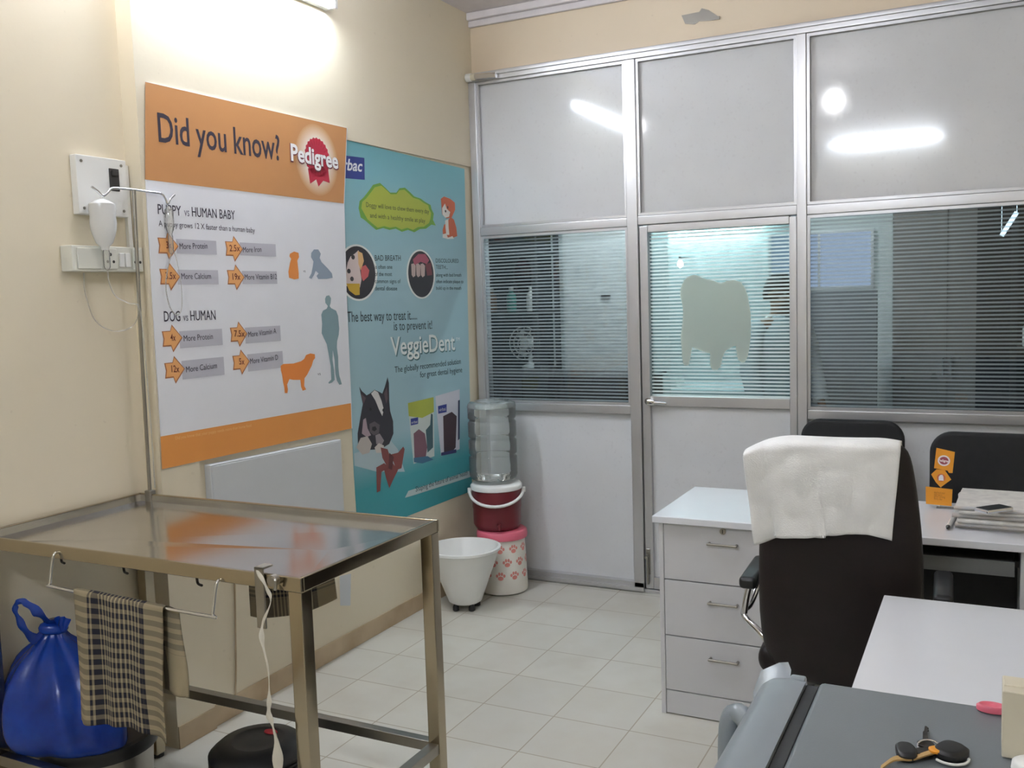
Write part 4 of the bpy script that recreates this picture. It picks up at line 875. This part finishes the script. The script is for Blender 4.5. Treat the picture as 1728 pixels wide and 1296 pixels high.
# ------------------------------------------------------------------ two black visitor chairs along the partition
def visitor_chair(loc, rz, label):
    t = thing('visitor_chair', label, 'chair', loc, rz, 'black visitor chairs along the partition')
    # local frame: the sitter faces -y
    def rrect(hw, z0, z1, r, y, n=8):
        pts = []
        for cx, cz, a0 in ((hw-r, z1-r, 0), (-hw+r, z1-r, PI/2), (-hw+r, z0+r, PI), (hw-r, z0+r, 1.5*PI)):
            for k in range(n+1): a = a0+PI/2*k/n; pts.append((cx+r*math.cos(a), y, cz+r*math.sin(a)))
        return pts
    m = MB(); rg = []
    for y, ins in ((0.0, 0.014), (0.007, 0.003), (0.016, 0), (0.032, 0), (0.041, 0.003), (0.048, 0.014)): rg.append(m.ring([Vector((x, y+0.10*(z-0.5)*0.25, z)) for x, _, z in rrect(0.222-ins, 0.55+ins, 1.0-ins, 0.085-ins, 0)]))
    m.skin(rg); build('backrest', m, 'black_fab', t, angle=50)
    m = MB().box((-0.225, -0.41, 0.425), (0.225, 0.0, 0.475), 0.02, seg=3); build('seat', m, 'black_fab', t, angle=50)
    for sx in (-1, 1):
        X = sx*0.235
        m = MB().tube(smoothpath([(X*0.8, 0.075, 0.85), (X*0.82, 0.062, 0.6), (X*0.95, 0.02, 0.46), (X, 0.0, 0.435), (X, -0.02, 0.43), (X, -0.30, 0.425), (X, -0.38, 0.41), (X, -0.41, 0.36), (X, -0.40, 0.2), (X, -0.40, 0.05), (X, -0.37, 0.013), (X, -0.1, 0.012), (X, 0.04, 0.012)], 5), 0.0115, 10); build('frame_tube', m, 'chrome', t)
    for y, z in ((0.065, 0.62), (-0.34, 0.418), (0.03, 0.012)): m = MB().cyl((-0.192 if z > 0.5 else -0.235, y, z), (0.192 if z > 0.5 else 0.235, y, z), 0.010, n=12); build('cross_tube', m, 'chrome', t)
    return t
vc = visitor_chair((2.07, -0.33, 0), 0.0, 'black visitor chair directly behind the brown office chair')
dup(vc, (2.63, -0.61, 0), -0.03, 'black visitor chair behind the newspapers and orange card display')
for o in sc.objects: pass

# ------------------------------------------------------------------ near white table and the fridge
t = thing('side_table', 'white glossy table in the right foreground between the chair and the fridge', 'table', (2.70, -2.65, 0))
m = MB().box((2.375, -3.26, 0.724), (3.05, -2.046, 0.75), 0.003); build('table_top', m, 'white_lam', t)
for y in (-2.10, -3.22):
    m = MB().box((2.40, y-0.01, 0), (3.03, y+0.01, 0.723), 0.002); build('end_panel', m, 'white_front', t)
m = MB().box((2.98, -3.2, 0.3), (2.998, -2.115, 0.723)); build('back_panel', m, 'white_front', t)
FZ = 1.0; fy0, fy1 = -3.885, -3.318
t = thing('fridge', 'small grey single door fridge in the right foreground with keys on top', 'fridge', (2.65, -3.6, 0))
m = MB().box((2.405, fy0, 0.03), (2.98, fy1, FZ), 0.008, seg=3); build('cabinet', m, 'fridge', t)
m = MB().box((2.386, fy0+0.006, 0.06), (2.405, fy1-0.006, FZ-0.006), 0.002); build('door_seal', m, 'gasket', t)
m = MB(); rg = []
for y, ins in ((fy0, 0.012), (fy0+0.006, 0.003), (fy0+0.02, 0), (fy1-0.02, 0), (fy1-0.006, 0.003), (fy1, 0.012)):
    prf = []
    for k in range(9): a = PI/2*k/8; prf.append((2.316+0.03+(-0.03)*math.sin(a)+0.0, FZ-0.028+0.028*math.cos(a)))
    pts = [(2.386, FZ-ins*0.6), (2.362, FZ+0.002-ins*0.6)]+[(x+ins, z-ins*0.6) for x, z in prf]+[(2.316+ins, 0.09+ins), (2.386, 0.09+ins)]
    rg.append(m.ring([Vector((x, y, z)) for x, z in pts]))
m.skin(rg); d = build('fridge_door', m, 'fridge_d', t, angle=40)
m = MB(); hp = [(2.330, fy1+0.012, FZ-0.02), (2.338, fy1+0.03, FZ+0.008), (2.352, fy1+0.03, FZ+0.011), (2.360, fy1+0.012, FZ+0.006), (2.362, fy1-0.012, FZ-0.006), (2.335, fy1-0.012, FZ-0.03)]
m.prism(hp, (-0.026, -0.014, -0.012)); m.box((2.36, fy1-0.01, FZ-0.02), (2.384, fy1+0.012, FZ+0.001), 0.004); build('hinge_cap', m, 'fridge_d', d, angle=30)
m = MB(); m.tube(smoothpath([(2.312, fy1-0.055, FZ-0.065), (2.285, fy1-0.03, FZ-0.06), (2.270, fy1-0.03, FZ-0.10), (2.272, fy1-0.03, FZ-0.30), (2.285, fy1-0.03, FZ-0.34), (2.312, fy1-0.04, FZ-0.345)], 6), 0.016, 10); build('handle', m, 'fridge_d', d)
for x in (2.44, 2.94):
    for y in (fy0+0.05, fy1-0.05):
        m = MB().cyl((x, y, 0), (x, y, 0.03), 0.02, n=12); build('foot', m, 'black', t)

# on the fridge
kz = FZ
t = thing('key_bunch', 'bunch of keys with two black fobs and tan strap on the fridge', 'keys', (2.57, -3.48, kz))
kc = at(1568, 1268, 2, kz)
def kp(px, py, dz=0.0): q = at(px, py, 2, kz); return Vector((q.x, q.y, kz+dz))
def fob(c, w, l, h, ang, name, mt):
    R = Matrix.Rotation(ang, 3, 'Z'); mm = MB(); rg = []
    for z, f in ((0.0005, 0.78), (h*0.3, 1.0), (h*0.7, 1.0), (h, 0.72)):
        rg.append(mm.ring([Vector(c)+R @ Vector((w*f*math.copysign(abs(math.cos(a))**0.7, math.cos(a)), l*f*math.copysign(abs(math.sin(a))**0.7, math.sin(a)), z)) for a in [2*PI*i/24 for i in range(24)]]))
    mm.skin(rg); return build(name, mm, mt, t, angle=50)
fob(kp(1529, 1277), 0.0125, 0.021, 0.013, 0.2, 'key_fob', 'black'); fob(kp(1604, 1279), 0.019, 0.022, 0.016, -0.5, 'key_fob', 'black')
def key(a, b, name='key'):
    a, b = Vector(a), Vector(b); d = (b-a); L = d.length; d.normalize(); sd = Vector((-d.y, d.x, 0)); mm = MB()
    mm.prism([a+sd*0.0035, a+d*L*0.6+sd*0.0035, a+d*L*0.65+sd*0.002, b+sd*0.001, b-sd*0.001, a+d*L*0.9-sd*0.0035, a+d*L*0.85-sd*0.002, a+d*L*0.75-sd*0.0038, a+d*L*0.7-sd*0.002, a-sd*0.0035], (0, 0, 0.002))
    c = a-d*0.008; mm.prism([c+Vector((0.0105*math.cos(q), 0.0105*math.sin(q), 0)) for q in [2*PI*i/18 for i in range(18)]], (0, 0, 0.0022)); return build(name, mm, 'dark_metal', t)
key(kp(1562, 1258, 0.004), kp(1562, 1231, 0.003)); key(kp(1566, 1276, 0.006), kp(1600, 1266, 0.005)); key(kp(1545, 1276, 0.004), kp(1580, 1268, 0.007))
m = MB().tube([kc+Vector((0.014*math.cos(a), 0.014*math.sin(a), 0.006+0.003*math.sin(a))) for a in [2*PI*i/24 for i in range(24)]], 0.0012, 6, loop=True); build('key_ring', m, 'chrome', t)
P = smoothpath([kp(1486, 1300, 0.003), kp(1510, 1288, 0.006), kp(1540, 1287, 0.006), kp(1565, 1283, 0.009), kp(1590, 1276, 0.008)], 6)
m = MB(); m.skin([m.ring([p+Vector((0, w, 0.001)), p+Vector((0, w, -0.001)), p+Vector((0, -w, -0.001)), p+Vector((0, -w, 0.001))]) for p, w in [(p, 0.006) for p in P]]); build('strap', m, 'tan', t)
fob(kp(1583, 1280, 0.008), 0.011, 0.009, 0.006, 0.3, 'leather_tag', 'orange_card')
m = MB().tube([kp(1604, 1282)+Vector((0.021*math.cos(a), 0.021*math.sin(a), 0.004)) for a in [-2.4+2.5*i/16 for i in range(17)]], 0.0018, 6); build('key_loop', m, 'white_pl', t)
p0 = at(1672, 1193, 2, kz); m = MB().lathe([(0.017, 0.0005), (0.0205, 0.002), (0.0205, 0.008), (0.017, 0.0105), (0.0145, 0.008), (0.002, 0.007)], (p0.x+0.002, p0.y-0.016, kz), 28)
for v in m.bm.verts: v.co.y = p0.y-0.016+(v.co.y-p0.y+0.016)*0.62
tag(build('bottle_cap', m, 'pink'), 'small round pink plastic lid at the far edge of the fridge top', 'lid')
q0 = at(1690, 1279, 2, kz)
m = MB().box((q0.x, q0.y, kz+0.0005), (q0.x+0.14, q0.y+0.055, kz+0.088), 0.002); m.box((q0.x+0.002, q0.y+0.018, kz+0.086), (q0.x+0.138, q0.y+0.038, kz+0.0895), 0.001)
tag(build('carton', m, 'beige'), 'plain beige carton standing on the fridge at the right edge', 'box')
q1 = at(1722, 1294, 2, kz); m = MB().lathe([(0.02, 0.0005), (0.023, 0.003), (0.022, 0.012), (0.016, 0.016), (0.002, 0.016)], (q1.x+0.012, q1.y-0.012, kz), 24)
tag(build('jar_lid', m, 'white_pl'), 'white round lid at the right corner of the fridge, before the carton', 'lid')

# ------------------------------------------------------------------ fittings on the wall above the partition
t = thing('roller_bracket', 'short metal roller with white end cap at the left end of the partition head', 'bracket', (0.1, -0.075, 2.80))
m = MB().cyl((0.075, -0.075, 2.812), (0.205, -0.075, 2.805), 0.016, n=18); build('roller', m, 'chrome', t)
m = MB().cyl((0.02, -0.075, 2.812), (0.05, -0.075, 2.812), 0.022, n=18); build('end_cap', m, 'white_pl', t)
m = MB().cyl((0.05, -0.075, 2.812), (0.076, -0.075, 2.812), 0.018, n=18); build('collar', m, 'beige', t)
m = MB().prism([at(a, b, 1, -0.004) for a, b in ((1150, 26), (1180, 20), (1184, 14), (1196, 17), (1214, 29), (1205, 34), (1180, 36), (1172, 41), (1156, 40))], (0, 0.0035, 0)); m.prism([at(a, b, 1, -0.012) for a, b in ((1201, 29), (1214, 27), (1214, 32), (1201, 34))], (0, 0.009, 0))
tag(build('metal_plate', m, 'steel_b', angle=0), 'torn grey metal plate on the wall above the partition', 'plate')

# ------------------------------------------------------------------ the room beyond the partition
m = MB().box((-2.2, 2.4, 0), (4.6, 2.5, H)); struct('wall_far', m, 'lab_wall', angle=0)
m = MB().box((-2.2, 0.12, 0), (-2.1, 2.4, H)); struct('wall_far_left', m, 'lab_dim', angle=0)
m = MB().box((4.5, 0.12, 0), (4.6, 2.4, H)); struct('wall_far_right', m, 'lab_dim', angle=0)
m = MB().box((1.17, 2.36, 1.58), (1.86, 2.4, 1.6)); m.box((1.17, 2.36, 1.98), (1.86, 2.4, 2.0)); m.box((1.15, 2.36, 1.58), (1.17, 2.4, 2.0)); m.box((1.86, 2.36, 1.58), (1.88, 2.4, 2.0)); m.box((1.5, 2.37, 1.6), (1.515, 2.4, 1.98))
w = struct('window_4', m, 'alu'); m = MB().box((1.17, 2.385, 1.6), (1.86, 2.39, 1.98)); build('lit_pane', m, 'lab_window', w, angle=0)
t = thing('tube_light', 'lit fluorescent tube on the far wall of the room beyond the door', 'light', (0.75, 2.38, 2.2))
m = MB().box((0.3, 2.36, 2.11), (1.1, 2.4, 2.15), 0.004); build('batten', m, 'white_pl', t)
m = MB().cyl((0.31, 2.34, 2.128), (1.09, 2.34, 2.128), 0.016, n=14); build('lamp_tube', m, 'tube_lab', t)
t = thing('added_ceiling_tube', 'added unseen tube lamp that lights the room beyond', 'light', (0.85, 0.7, 2.7))  # unseen lamp, added to brighten the cupboard and the door view
m = MB().cyl((0.3, 0.7, 2.75), (1.4, 0.7, 2.75), 0.016, n=14); build('lamp_tube', m, 'tube_lab', t)
m = MB().box((0.28, 0.67, 2.768), (1.42, 0.73, 2.80), 0.004); m.cyl((0.5, 0.7, 2.8), (0.5, 0.7, H), 0.006); m.cyl((1.2, 0.7, 2.8), (1.2, 0.7, H), 0.006); build('batten', m, 'white_pl', t)
q = at(1148, 446, 1, 2.1); t = thing('small_bulb', 'small glowing bulb placed at the bright spot in the door glass', 'light', q)  # glowing bulb placed where the door glass has a bright spot
m = MB().lathe([(0.002, -0.025), (0.018, -0.018), (0.022, 0), (0.016, 0.02), (0.01, 0.03)], q, 16); build('bulb', m, 'bulb', t)
m = MB().cyl(q+Vector((0, 0, 0.03)), q+Vector((0, 0, 0.055)), 0.011, n=12); m.cyl(q+Vector((0, 0, 0.05)), q+Vector((0, 0.3, 0.05)), 0.006, n=10); build('lamp_arm', m, 'black', t)
t = thing('counter', 'pale teal counter along the far wall seen through the door glass', 'counter', (0.85, 2.1, 0))
m = MB().box((0.0, 1.8, 0.86), (1.72, 2.39, 0.90), 0.004); build('counter_top', m, 'lab_cab', t); m = MB().box((0.02, 1.84, 0), (1.70, 2.38, 0.86)); build('counter_body', m, 'lab_wall', t)
m = MB().box((0.35, 1.9, 0.901), (0.58, 2.1, 0.97), 0.004); m.box((0.36, 1.899, 0.925), (0.57, 1.9, 0.945), mi=1); tag(build('carton', m, ['white_pl', 'lab_cab']), 'white carton on the counter beyond the door glass', 'box')
for x0, x1, mt, lb in ((1.93, 2.02, 'lab_wall', 'pale post standing beyond the right window'),):
    m = MB().box((x0, 2.2, 0), (x1, 2.39, 2.6), 0.004); m.box((x0-0.01, 2.19, 0), (x1+0.01, 2.39, 0.1), 0.004); tag(build('post', m, mt), lb, 'post')
m = MB().box((1.50, 1.71, 0.02), (1.97, 1.74, 1.57), 0.004); m.box((1.50, 1.66, 0), (1.54, 1.785, 0.03)); m.box((1.93, 1.66, 0), (1.97, 1.785, 0.03)); M['darkening_grey'] = mat('grey_darkening_board', (122, 126, 132), 0.6); tag(build('darkening_board', m, 'darkening_grey'), 'grey board added to darken the view under the bright window', 'screen')  # board added to darken the left part of the right window view
t = thing('cupboard', 'tall brown cupboard added for a dim wall beyond the right window', 'cupboard', (2.35, 2.2, 0))  # added cupboard, takes the place of a dim brownish wall
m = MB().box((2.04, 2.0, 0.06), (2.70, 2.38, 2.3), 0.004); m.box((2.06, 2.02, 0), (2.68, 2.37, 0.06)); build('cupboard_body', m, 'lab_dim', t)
for x0, x1, hx in ((2.045, 2.366, 2.345), (2.372, 2.695, 2.393)):
    m = MB().box((x0, 1.982, 0.07), (x1, 1.999, 2.29), 0.002); d = build('cupboard_door', m, 'lab_dim', t); m = MB().box((hx-0.006, 1.965, 1.0), (hx+0.006, 1.982, 1.12), 0.003); build('handle', m, 'chrome', d)
t = thing('steel_cupboard', 'light grey steel cupboard beyond the left window', 'cupboard', (0.28, 1.4, 0))
m = MB().box((0.0, 1.22, 0.05), (0.60, 1.7, 2.25), 0.006); build('cupboard_body', m, 'lab_cab', t)
m = MB().box((0.005, 1.205, 0.06), (0.595, 1.22, 2.24), 0.003); d = build('cupboard_door', m, 'lab_cab', t); q = at(1023, 500, 1, 1.2); m = MB().box((q.x-0.035, 1.19, q.z-0.008), (q.x+0.03, 1.205, q.z+0.008), 0.003); build('handle', m, 'black', d)
M['dark_cloth'] = mat('dark_sheet', (40, 38, 44), 0.8)
t = thing('low_cabinet', 'low dark cabinet standing behind the left window', 'cabinet', (0.1, 0.6, 0))
m = MB().box((-0.7, 0.42, 0.05), (0.84, 0.78, 1.10), 0.004); build('cabinet_body', m, 'dark_cloth', t)
m = MB().box((-0.72, 0.40, 1.10), (0.86, 0.80, 1.125), 0.004); build('cabinet_top', m, 'dark_rack', t)
for x0, x1 in ((-0.69, 0.065), (0.075, 0.83)):
    m = MB().box((x0, 0.402, 0.07), (x1, 0.42, 1.09), 0.002); build('cabinet_door', m, 'dark_rack', t)
def rack(x0, x1, y0, y1, zs, label):
    t = thing('storage_rack', label, 'rack', ((x0+x1)/2, (y0+y1)/2, 0))
    for x in (x0, x1):
        for y in (y0, y1):
            m = MB().box((x-0.015, y-0.015, 0), (x+0.015, y+0.015, 2.1)); build('upright', m, 'dark_rack', t)
    for z in zs: m = MB().box((x0, y0, z-0.018), (x1, y1, z), 0.002); build('shelf', m, 'dark_rack', t)
    m = MB().box((x0-0.2, y1+0.016, 0.05), (x1-0.05, y1+0.03, 2.15)); build('darkening_sheet', m, 'dark_cloth', t)  # dark sheet added so the view past the rack stays dark
    return t
rack(-0.85, -0.04, 0.85, 1.2, (0.3, 0.75, 1.12, 1.5, 1.9), 'dark storage rack of bottles beyond the left window')
rack(2.74, 3.5, 1.35, 1.7, (0.3, 0.8, 1.22, 1.55, 2.0), 'dark storage rack of bottles beyond the right edge window')
bm0 = MB().lathe([(0.03, 0), (0.034, 0.006), (0.034, 0.1), (0.026, 0.125), (0.012, 0.135), (0.012, 0.15)], (0, 0, 0), 18)
def mkbottle(loc, mt, label, grp):
    mm = MB().lathe([(0.03, 0), (0.034, 0.006), (0.034, 0.1), (0.026, 0.125), (0.012, 0.135), (0.012, 0.15)], loc, 18); t = thing('medicine_bottle', label, 'bottle', loc, group=grp)
    build('bottle_body', mm, mt, t); mm = MB().cyl((loc[0], loc[1], loc[2]+0.145), (loc[0], loc[1], loc[2]+0.172), 0.016, n=14); build('cap', mm, 'white_pl', t)
M['teal'] = mat('teal_plastic', (60, 140, 130), 0.4); M['amber'] = mat('amber_plastic', (120, 80, 50), 0.4)
cols = ['teal', 'white_pl', 'amber', 'teal', 'white_pl']; nm = ['teal', 'white', 'amber', 'teal', 'white']; pos = ['far left', 'second from left', 'middle', 'second from right', 'far right']
for i in range(5): mkbottle((-0.74+0.15*i, 1.0, 1.50), cols[i], '%s bottle at the %s of the upper rack shelf beyond the left window' % (nm[i], pos[i]), 'bottles on the left rack')
for i in range(4): mkbottle((2.82+0.07*i, 1.5, 1.22), cols[(i+1) % 5], '%s bottle, number %s from the left on the rack beyond the right window' % (nm[(i+1) % 5], ('one', 'two', 'three', 'four')[i]), 'bottles on the right rack')
t = thing('table_fan', 'round table fan on the dark rack beyond the left window', 'fan', (-0.13, 0.95, 1.12))
c = Vector((-0.16, 0.92, 1.29))
m = MB().lathe([(0.06, 0), (0.055, 0.015), (0.015, 0.03), (0.012, 0.1)], (c.x, c.y+0.08, 1.12), 20); build('fan_base', m, 'lab_cab', t)
m = MB()
for r in (0.04, 0.075, 0.11): m.tube([c+Vector((r*math.cos(a), -0.03*(1-r/0.13), r*math.sin(a))) for a in [2*PI*i/32 for i in range(32)]], 0.004, 6, loop=True)
for i in range(12): a = 2*PI*i/12; m.tube([c+Vector((0.0, -0.03, 0)), c+Vector((0.11*math.cos(a), 0, 0.11*math.sin(a)))], 0.0025, 5)
build('fan_guard', m, 'white_pl', t)
m = MB()
for i in range(3):
    a = 2*PI*i/3; m.prism([c+Vector((0.02*math.cos(a), 0.02, 0.02*math.sin(a))), c+Vector((0.095*math.cos(a-0.3), 0.015, 0.095*math.sin(a-0.3))), c+Vector((0.095*math.cos(a+0.5), 0.03, 0.095*math.sin(a+0.5)))], (0, 0.003, 0))
build('fan_blade', m, 'lab_cab', t); m = MB().cyl(c+Vector((0, 0.0, 0)), c+Vector((0, 0.09, 0)), 0.035, n=20); build('motor', m, 'lab_cab', t)
a, b = at(1690, 398, 1, 1.2), at(1716, 358, 1, 1.2); m = MB().tube([a, b], 0.012, 8)
for q in (a, b): m.cyl(q, (q.x, q.y, H), 0.0015, n=6)
tag(build('led_strip', m, 'led'), 'slanting strip of small lights beyond the right window', 'light')

# a person in a white coat behind the glass door
def person():
    gp = at(1316, 560, 1, 1.3); gx, gy = gp.x, gp.y
    t = thing('person', 'person with black hair in a white coat standing behind the glass door', 'person', (gx, gy, 0), 0.9)
    me = bpy.data.meshes.new('body'); V, E, R = [], [], []
    def add(p, r, prev=None):
        V.append(p); R.append(r); i = len(V)-1
        if prev is not None: E.append((prev, i))
        return i
    pel = add((0, 0, 0.93), (0.15, 0.10)); sp = add((0, 0.01, 1.10), (0.135, 0.095), pel); ch = add((0, 0.015, 1.27), (0.15, 0.105), sp); up = add((0, 0.01, 1.37), (0.10, 0.08), ch)
    nk = add((0, 0.0, 1.44), (0.05, 0.05), up); h0 = add((0, -0.012, 1.52), (0.065, 0.075), nk); h1 = add((0, -0.008, 1.59), (0.074, 0.09), h0); h2 = add((0, 0.0, 1.655), (0.055, 0.065), h1)
    ns = add((0, -0.112, 1.545), (0.012, 0.012), h0)
    for s in (-1, 1):
        er = add((s*0.082, 0.005, 1.555), (0.014, 0.02), h1)
        sh = add((s*0.185, 0.01, 1.345), (0.06, 0.06), up); el = add((s*0.25, -0.02, 1.09), (0.043, 0.043), sh)
        wr = add((s*0.245, -0.10, 0.87), (0.028, 0.024), el); pa = add((s*0.245, -0.125, 0.80), (0.018, 0.036), wr)
        for k, (dy, ln) in enumerate(((-0.03, 0.065), (-0.01, 0.078), (0.01, 0.073), (0.03, 0.058))):
            f1 = add((s*0.243, -0.127+dy, 0.755), (0.009, 0.0095), pa); f2 = add((s*0.238, -0.132+dy*1.1, 0.755-ln*0.5), (0.0085, 0.0088), f1); add((s*0.226, -0.136+dy*1.1, 0.755-ln*0.9), (0.0075, 0.0075), f2)
        th = add((s*0.235, -0.165, 0.79), (0.010, 0.011), pa); add((s*0.225, -0.178, 0.755), (0.009, 0.009), th)
        hp = add((s*0.09, 0, 0.87), (0.09, 0.09), pel); kn = add((s*0.10, -0.015, 0.49), (0.058, 0.06), hp); an = add((s*0.10, 0.015, 0.09), (0.038, 0.04), kn); to = add((s*0.11, -0.13, 0.035), (0.04, 0.03), an)
    me.from_pydata(V, E, []); o = bpy.data.objects.new('body', me); sc.collection.objects.link(o); o.parent = t; me.materials.append(M['skin']); OFF[o.name] = None
    md = o.modifiers.new('skin', 'SKIN'); md.use_smooth_shade = True
    for i, r in enumerate(R): me.skin_vertices[0].data[i].radius = r
    me.skin_vertices[0].data[0].use_root = True
    o.modifiers.new('sub', 'SUBSURF').render_levels = 2
    # face
    for s in (-1, 1):
        m = MB().lathe([(0.002, -0.009), (0.009, -0.004), (0.010, 0), (0.009, 0.004), (0.002, 0.009)], (s*0.03, -0.086, 1.572), 12); build('eye', m, 'white_pl', o)
    m = MB().tube([(-0.022, -0.082, 1.49), (0, -0.089, 1.488), (0.022, -0.082, 1.49)], 0.005, 6); build('mouth', m, 'maroon', o)
    m = MB(); rg = []
    for z, rx, ry, cy in ((1.53, 0.078, 0.045, 0.05), (1.57, 0.088, 0.062, 0.04), (1.61, 0.09, 0.10, 0.005), (1.65, 0.08, 0.09, 0.004), (1.685, 0.055, 0.062, 0.006), (1.70, 0.02, 0.025, 0.006)): rg.append(m.ring([Vector((rx*math.cos(a), cy+ry*math.sin(a), z)) for a in [2*PI*i/24 for i in range(24)]]))
    m.skin(rg); build('hair', m, 'hair', t, angle=70)
    m = MB(); rg = []
    for z, rx, ry in ((0.62, 0.235, 0.17), (0.80, 0.22, 0.16), (0.95, 0.205, 0.145), (1.10, 0.185, 0.13), (1.25, 0.20, 0.14), (1.34, 0.20, 0.115), (1.40, 0.13, 0.09), (1.435, 0.075, 0.07)): rg.append(m.ring([Vector((rx*math.cos(a)*(1+0.02*math.sin(6*a)), 0.01+ry*math.sin(a), z)) for a in [2*PI*i/32 for i in range(32)]]))
    for s in (-1, 1):
        yy = (-0.02, -0.1)
        m.tube(smoothpath([(s*0.15, 0.01, 1.365), (s*0.19, 0.01, 1.335), (s*0.225, -0.005, 1.22), (s*0.25, yy[0], 1.09), (s*0.25, -0.06, 0.97), (s*0.246, -0.095, 0.885)], 5), [0.06]+[0.072]*5+[0.068]*5+[0.062]*5+[0.056]*5+[0.05]*5, 16)
    m.skin(rg); build('coat', m, 'coat', t, angle=60)
    m = MB()
    for s in (-1, 1): m.tube(smoothpath([(s*0.09, 0, 0.88), (s*0.098, -0.01, 0.5), (s*0.10, 0.012, 0.10)], 5), [0.108]*4+[0.09]*4+[0.075]*3, 16)
    build('trousers', m, 'trouser', t)
    for s in (-1, 1):
        m = MB(); m.lathe([(0.04, 0), (0.05, 0.01), (0.05, 0.05), (0.035, 0.09), (0.03, 0.10)], (0, 0, 0), 18)
        for v in m.bm.verts: v.co = Vector((s*0.105+v.co.x*0.95, -0.055+v.co.y*2.6*(1 if v.co.z < 0.06 else 0.6)+(0.03 if v.co.z > 0.06 else 0), v.co.z))
        build('shoe', m, 'black', t)
person()
bm0.bm.free()
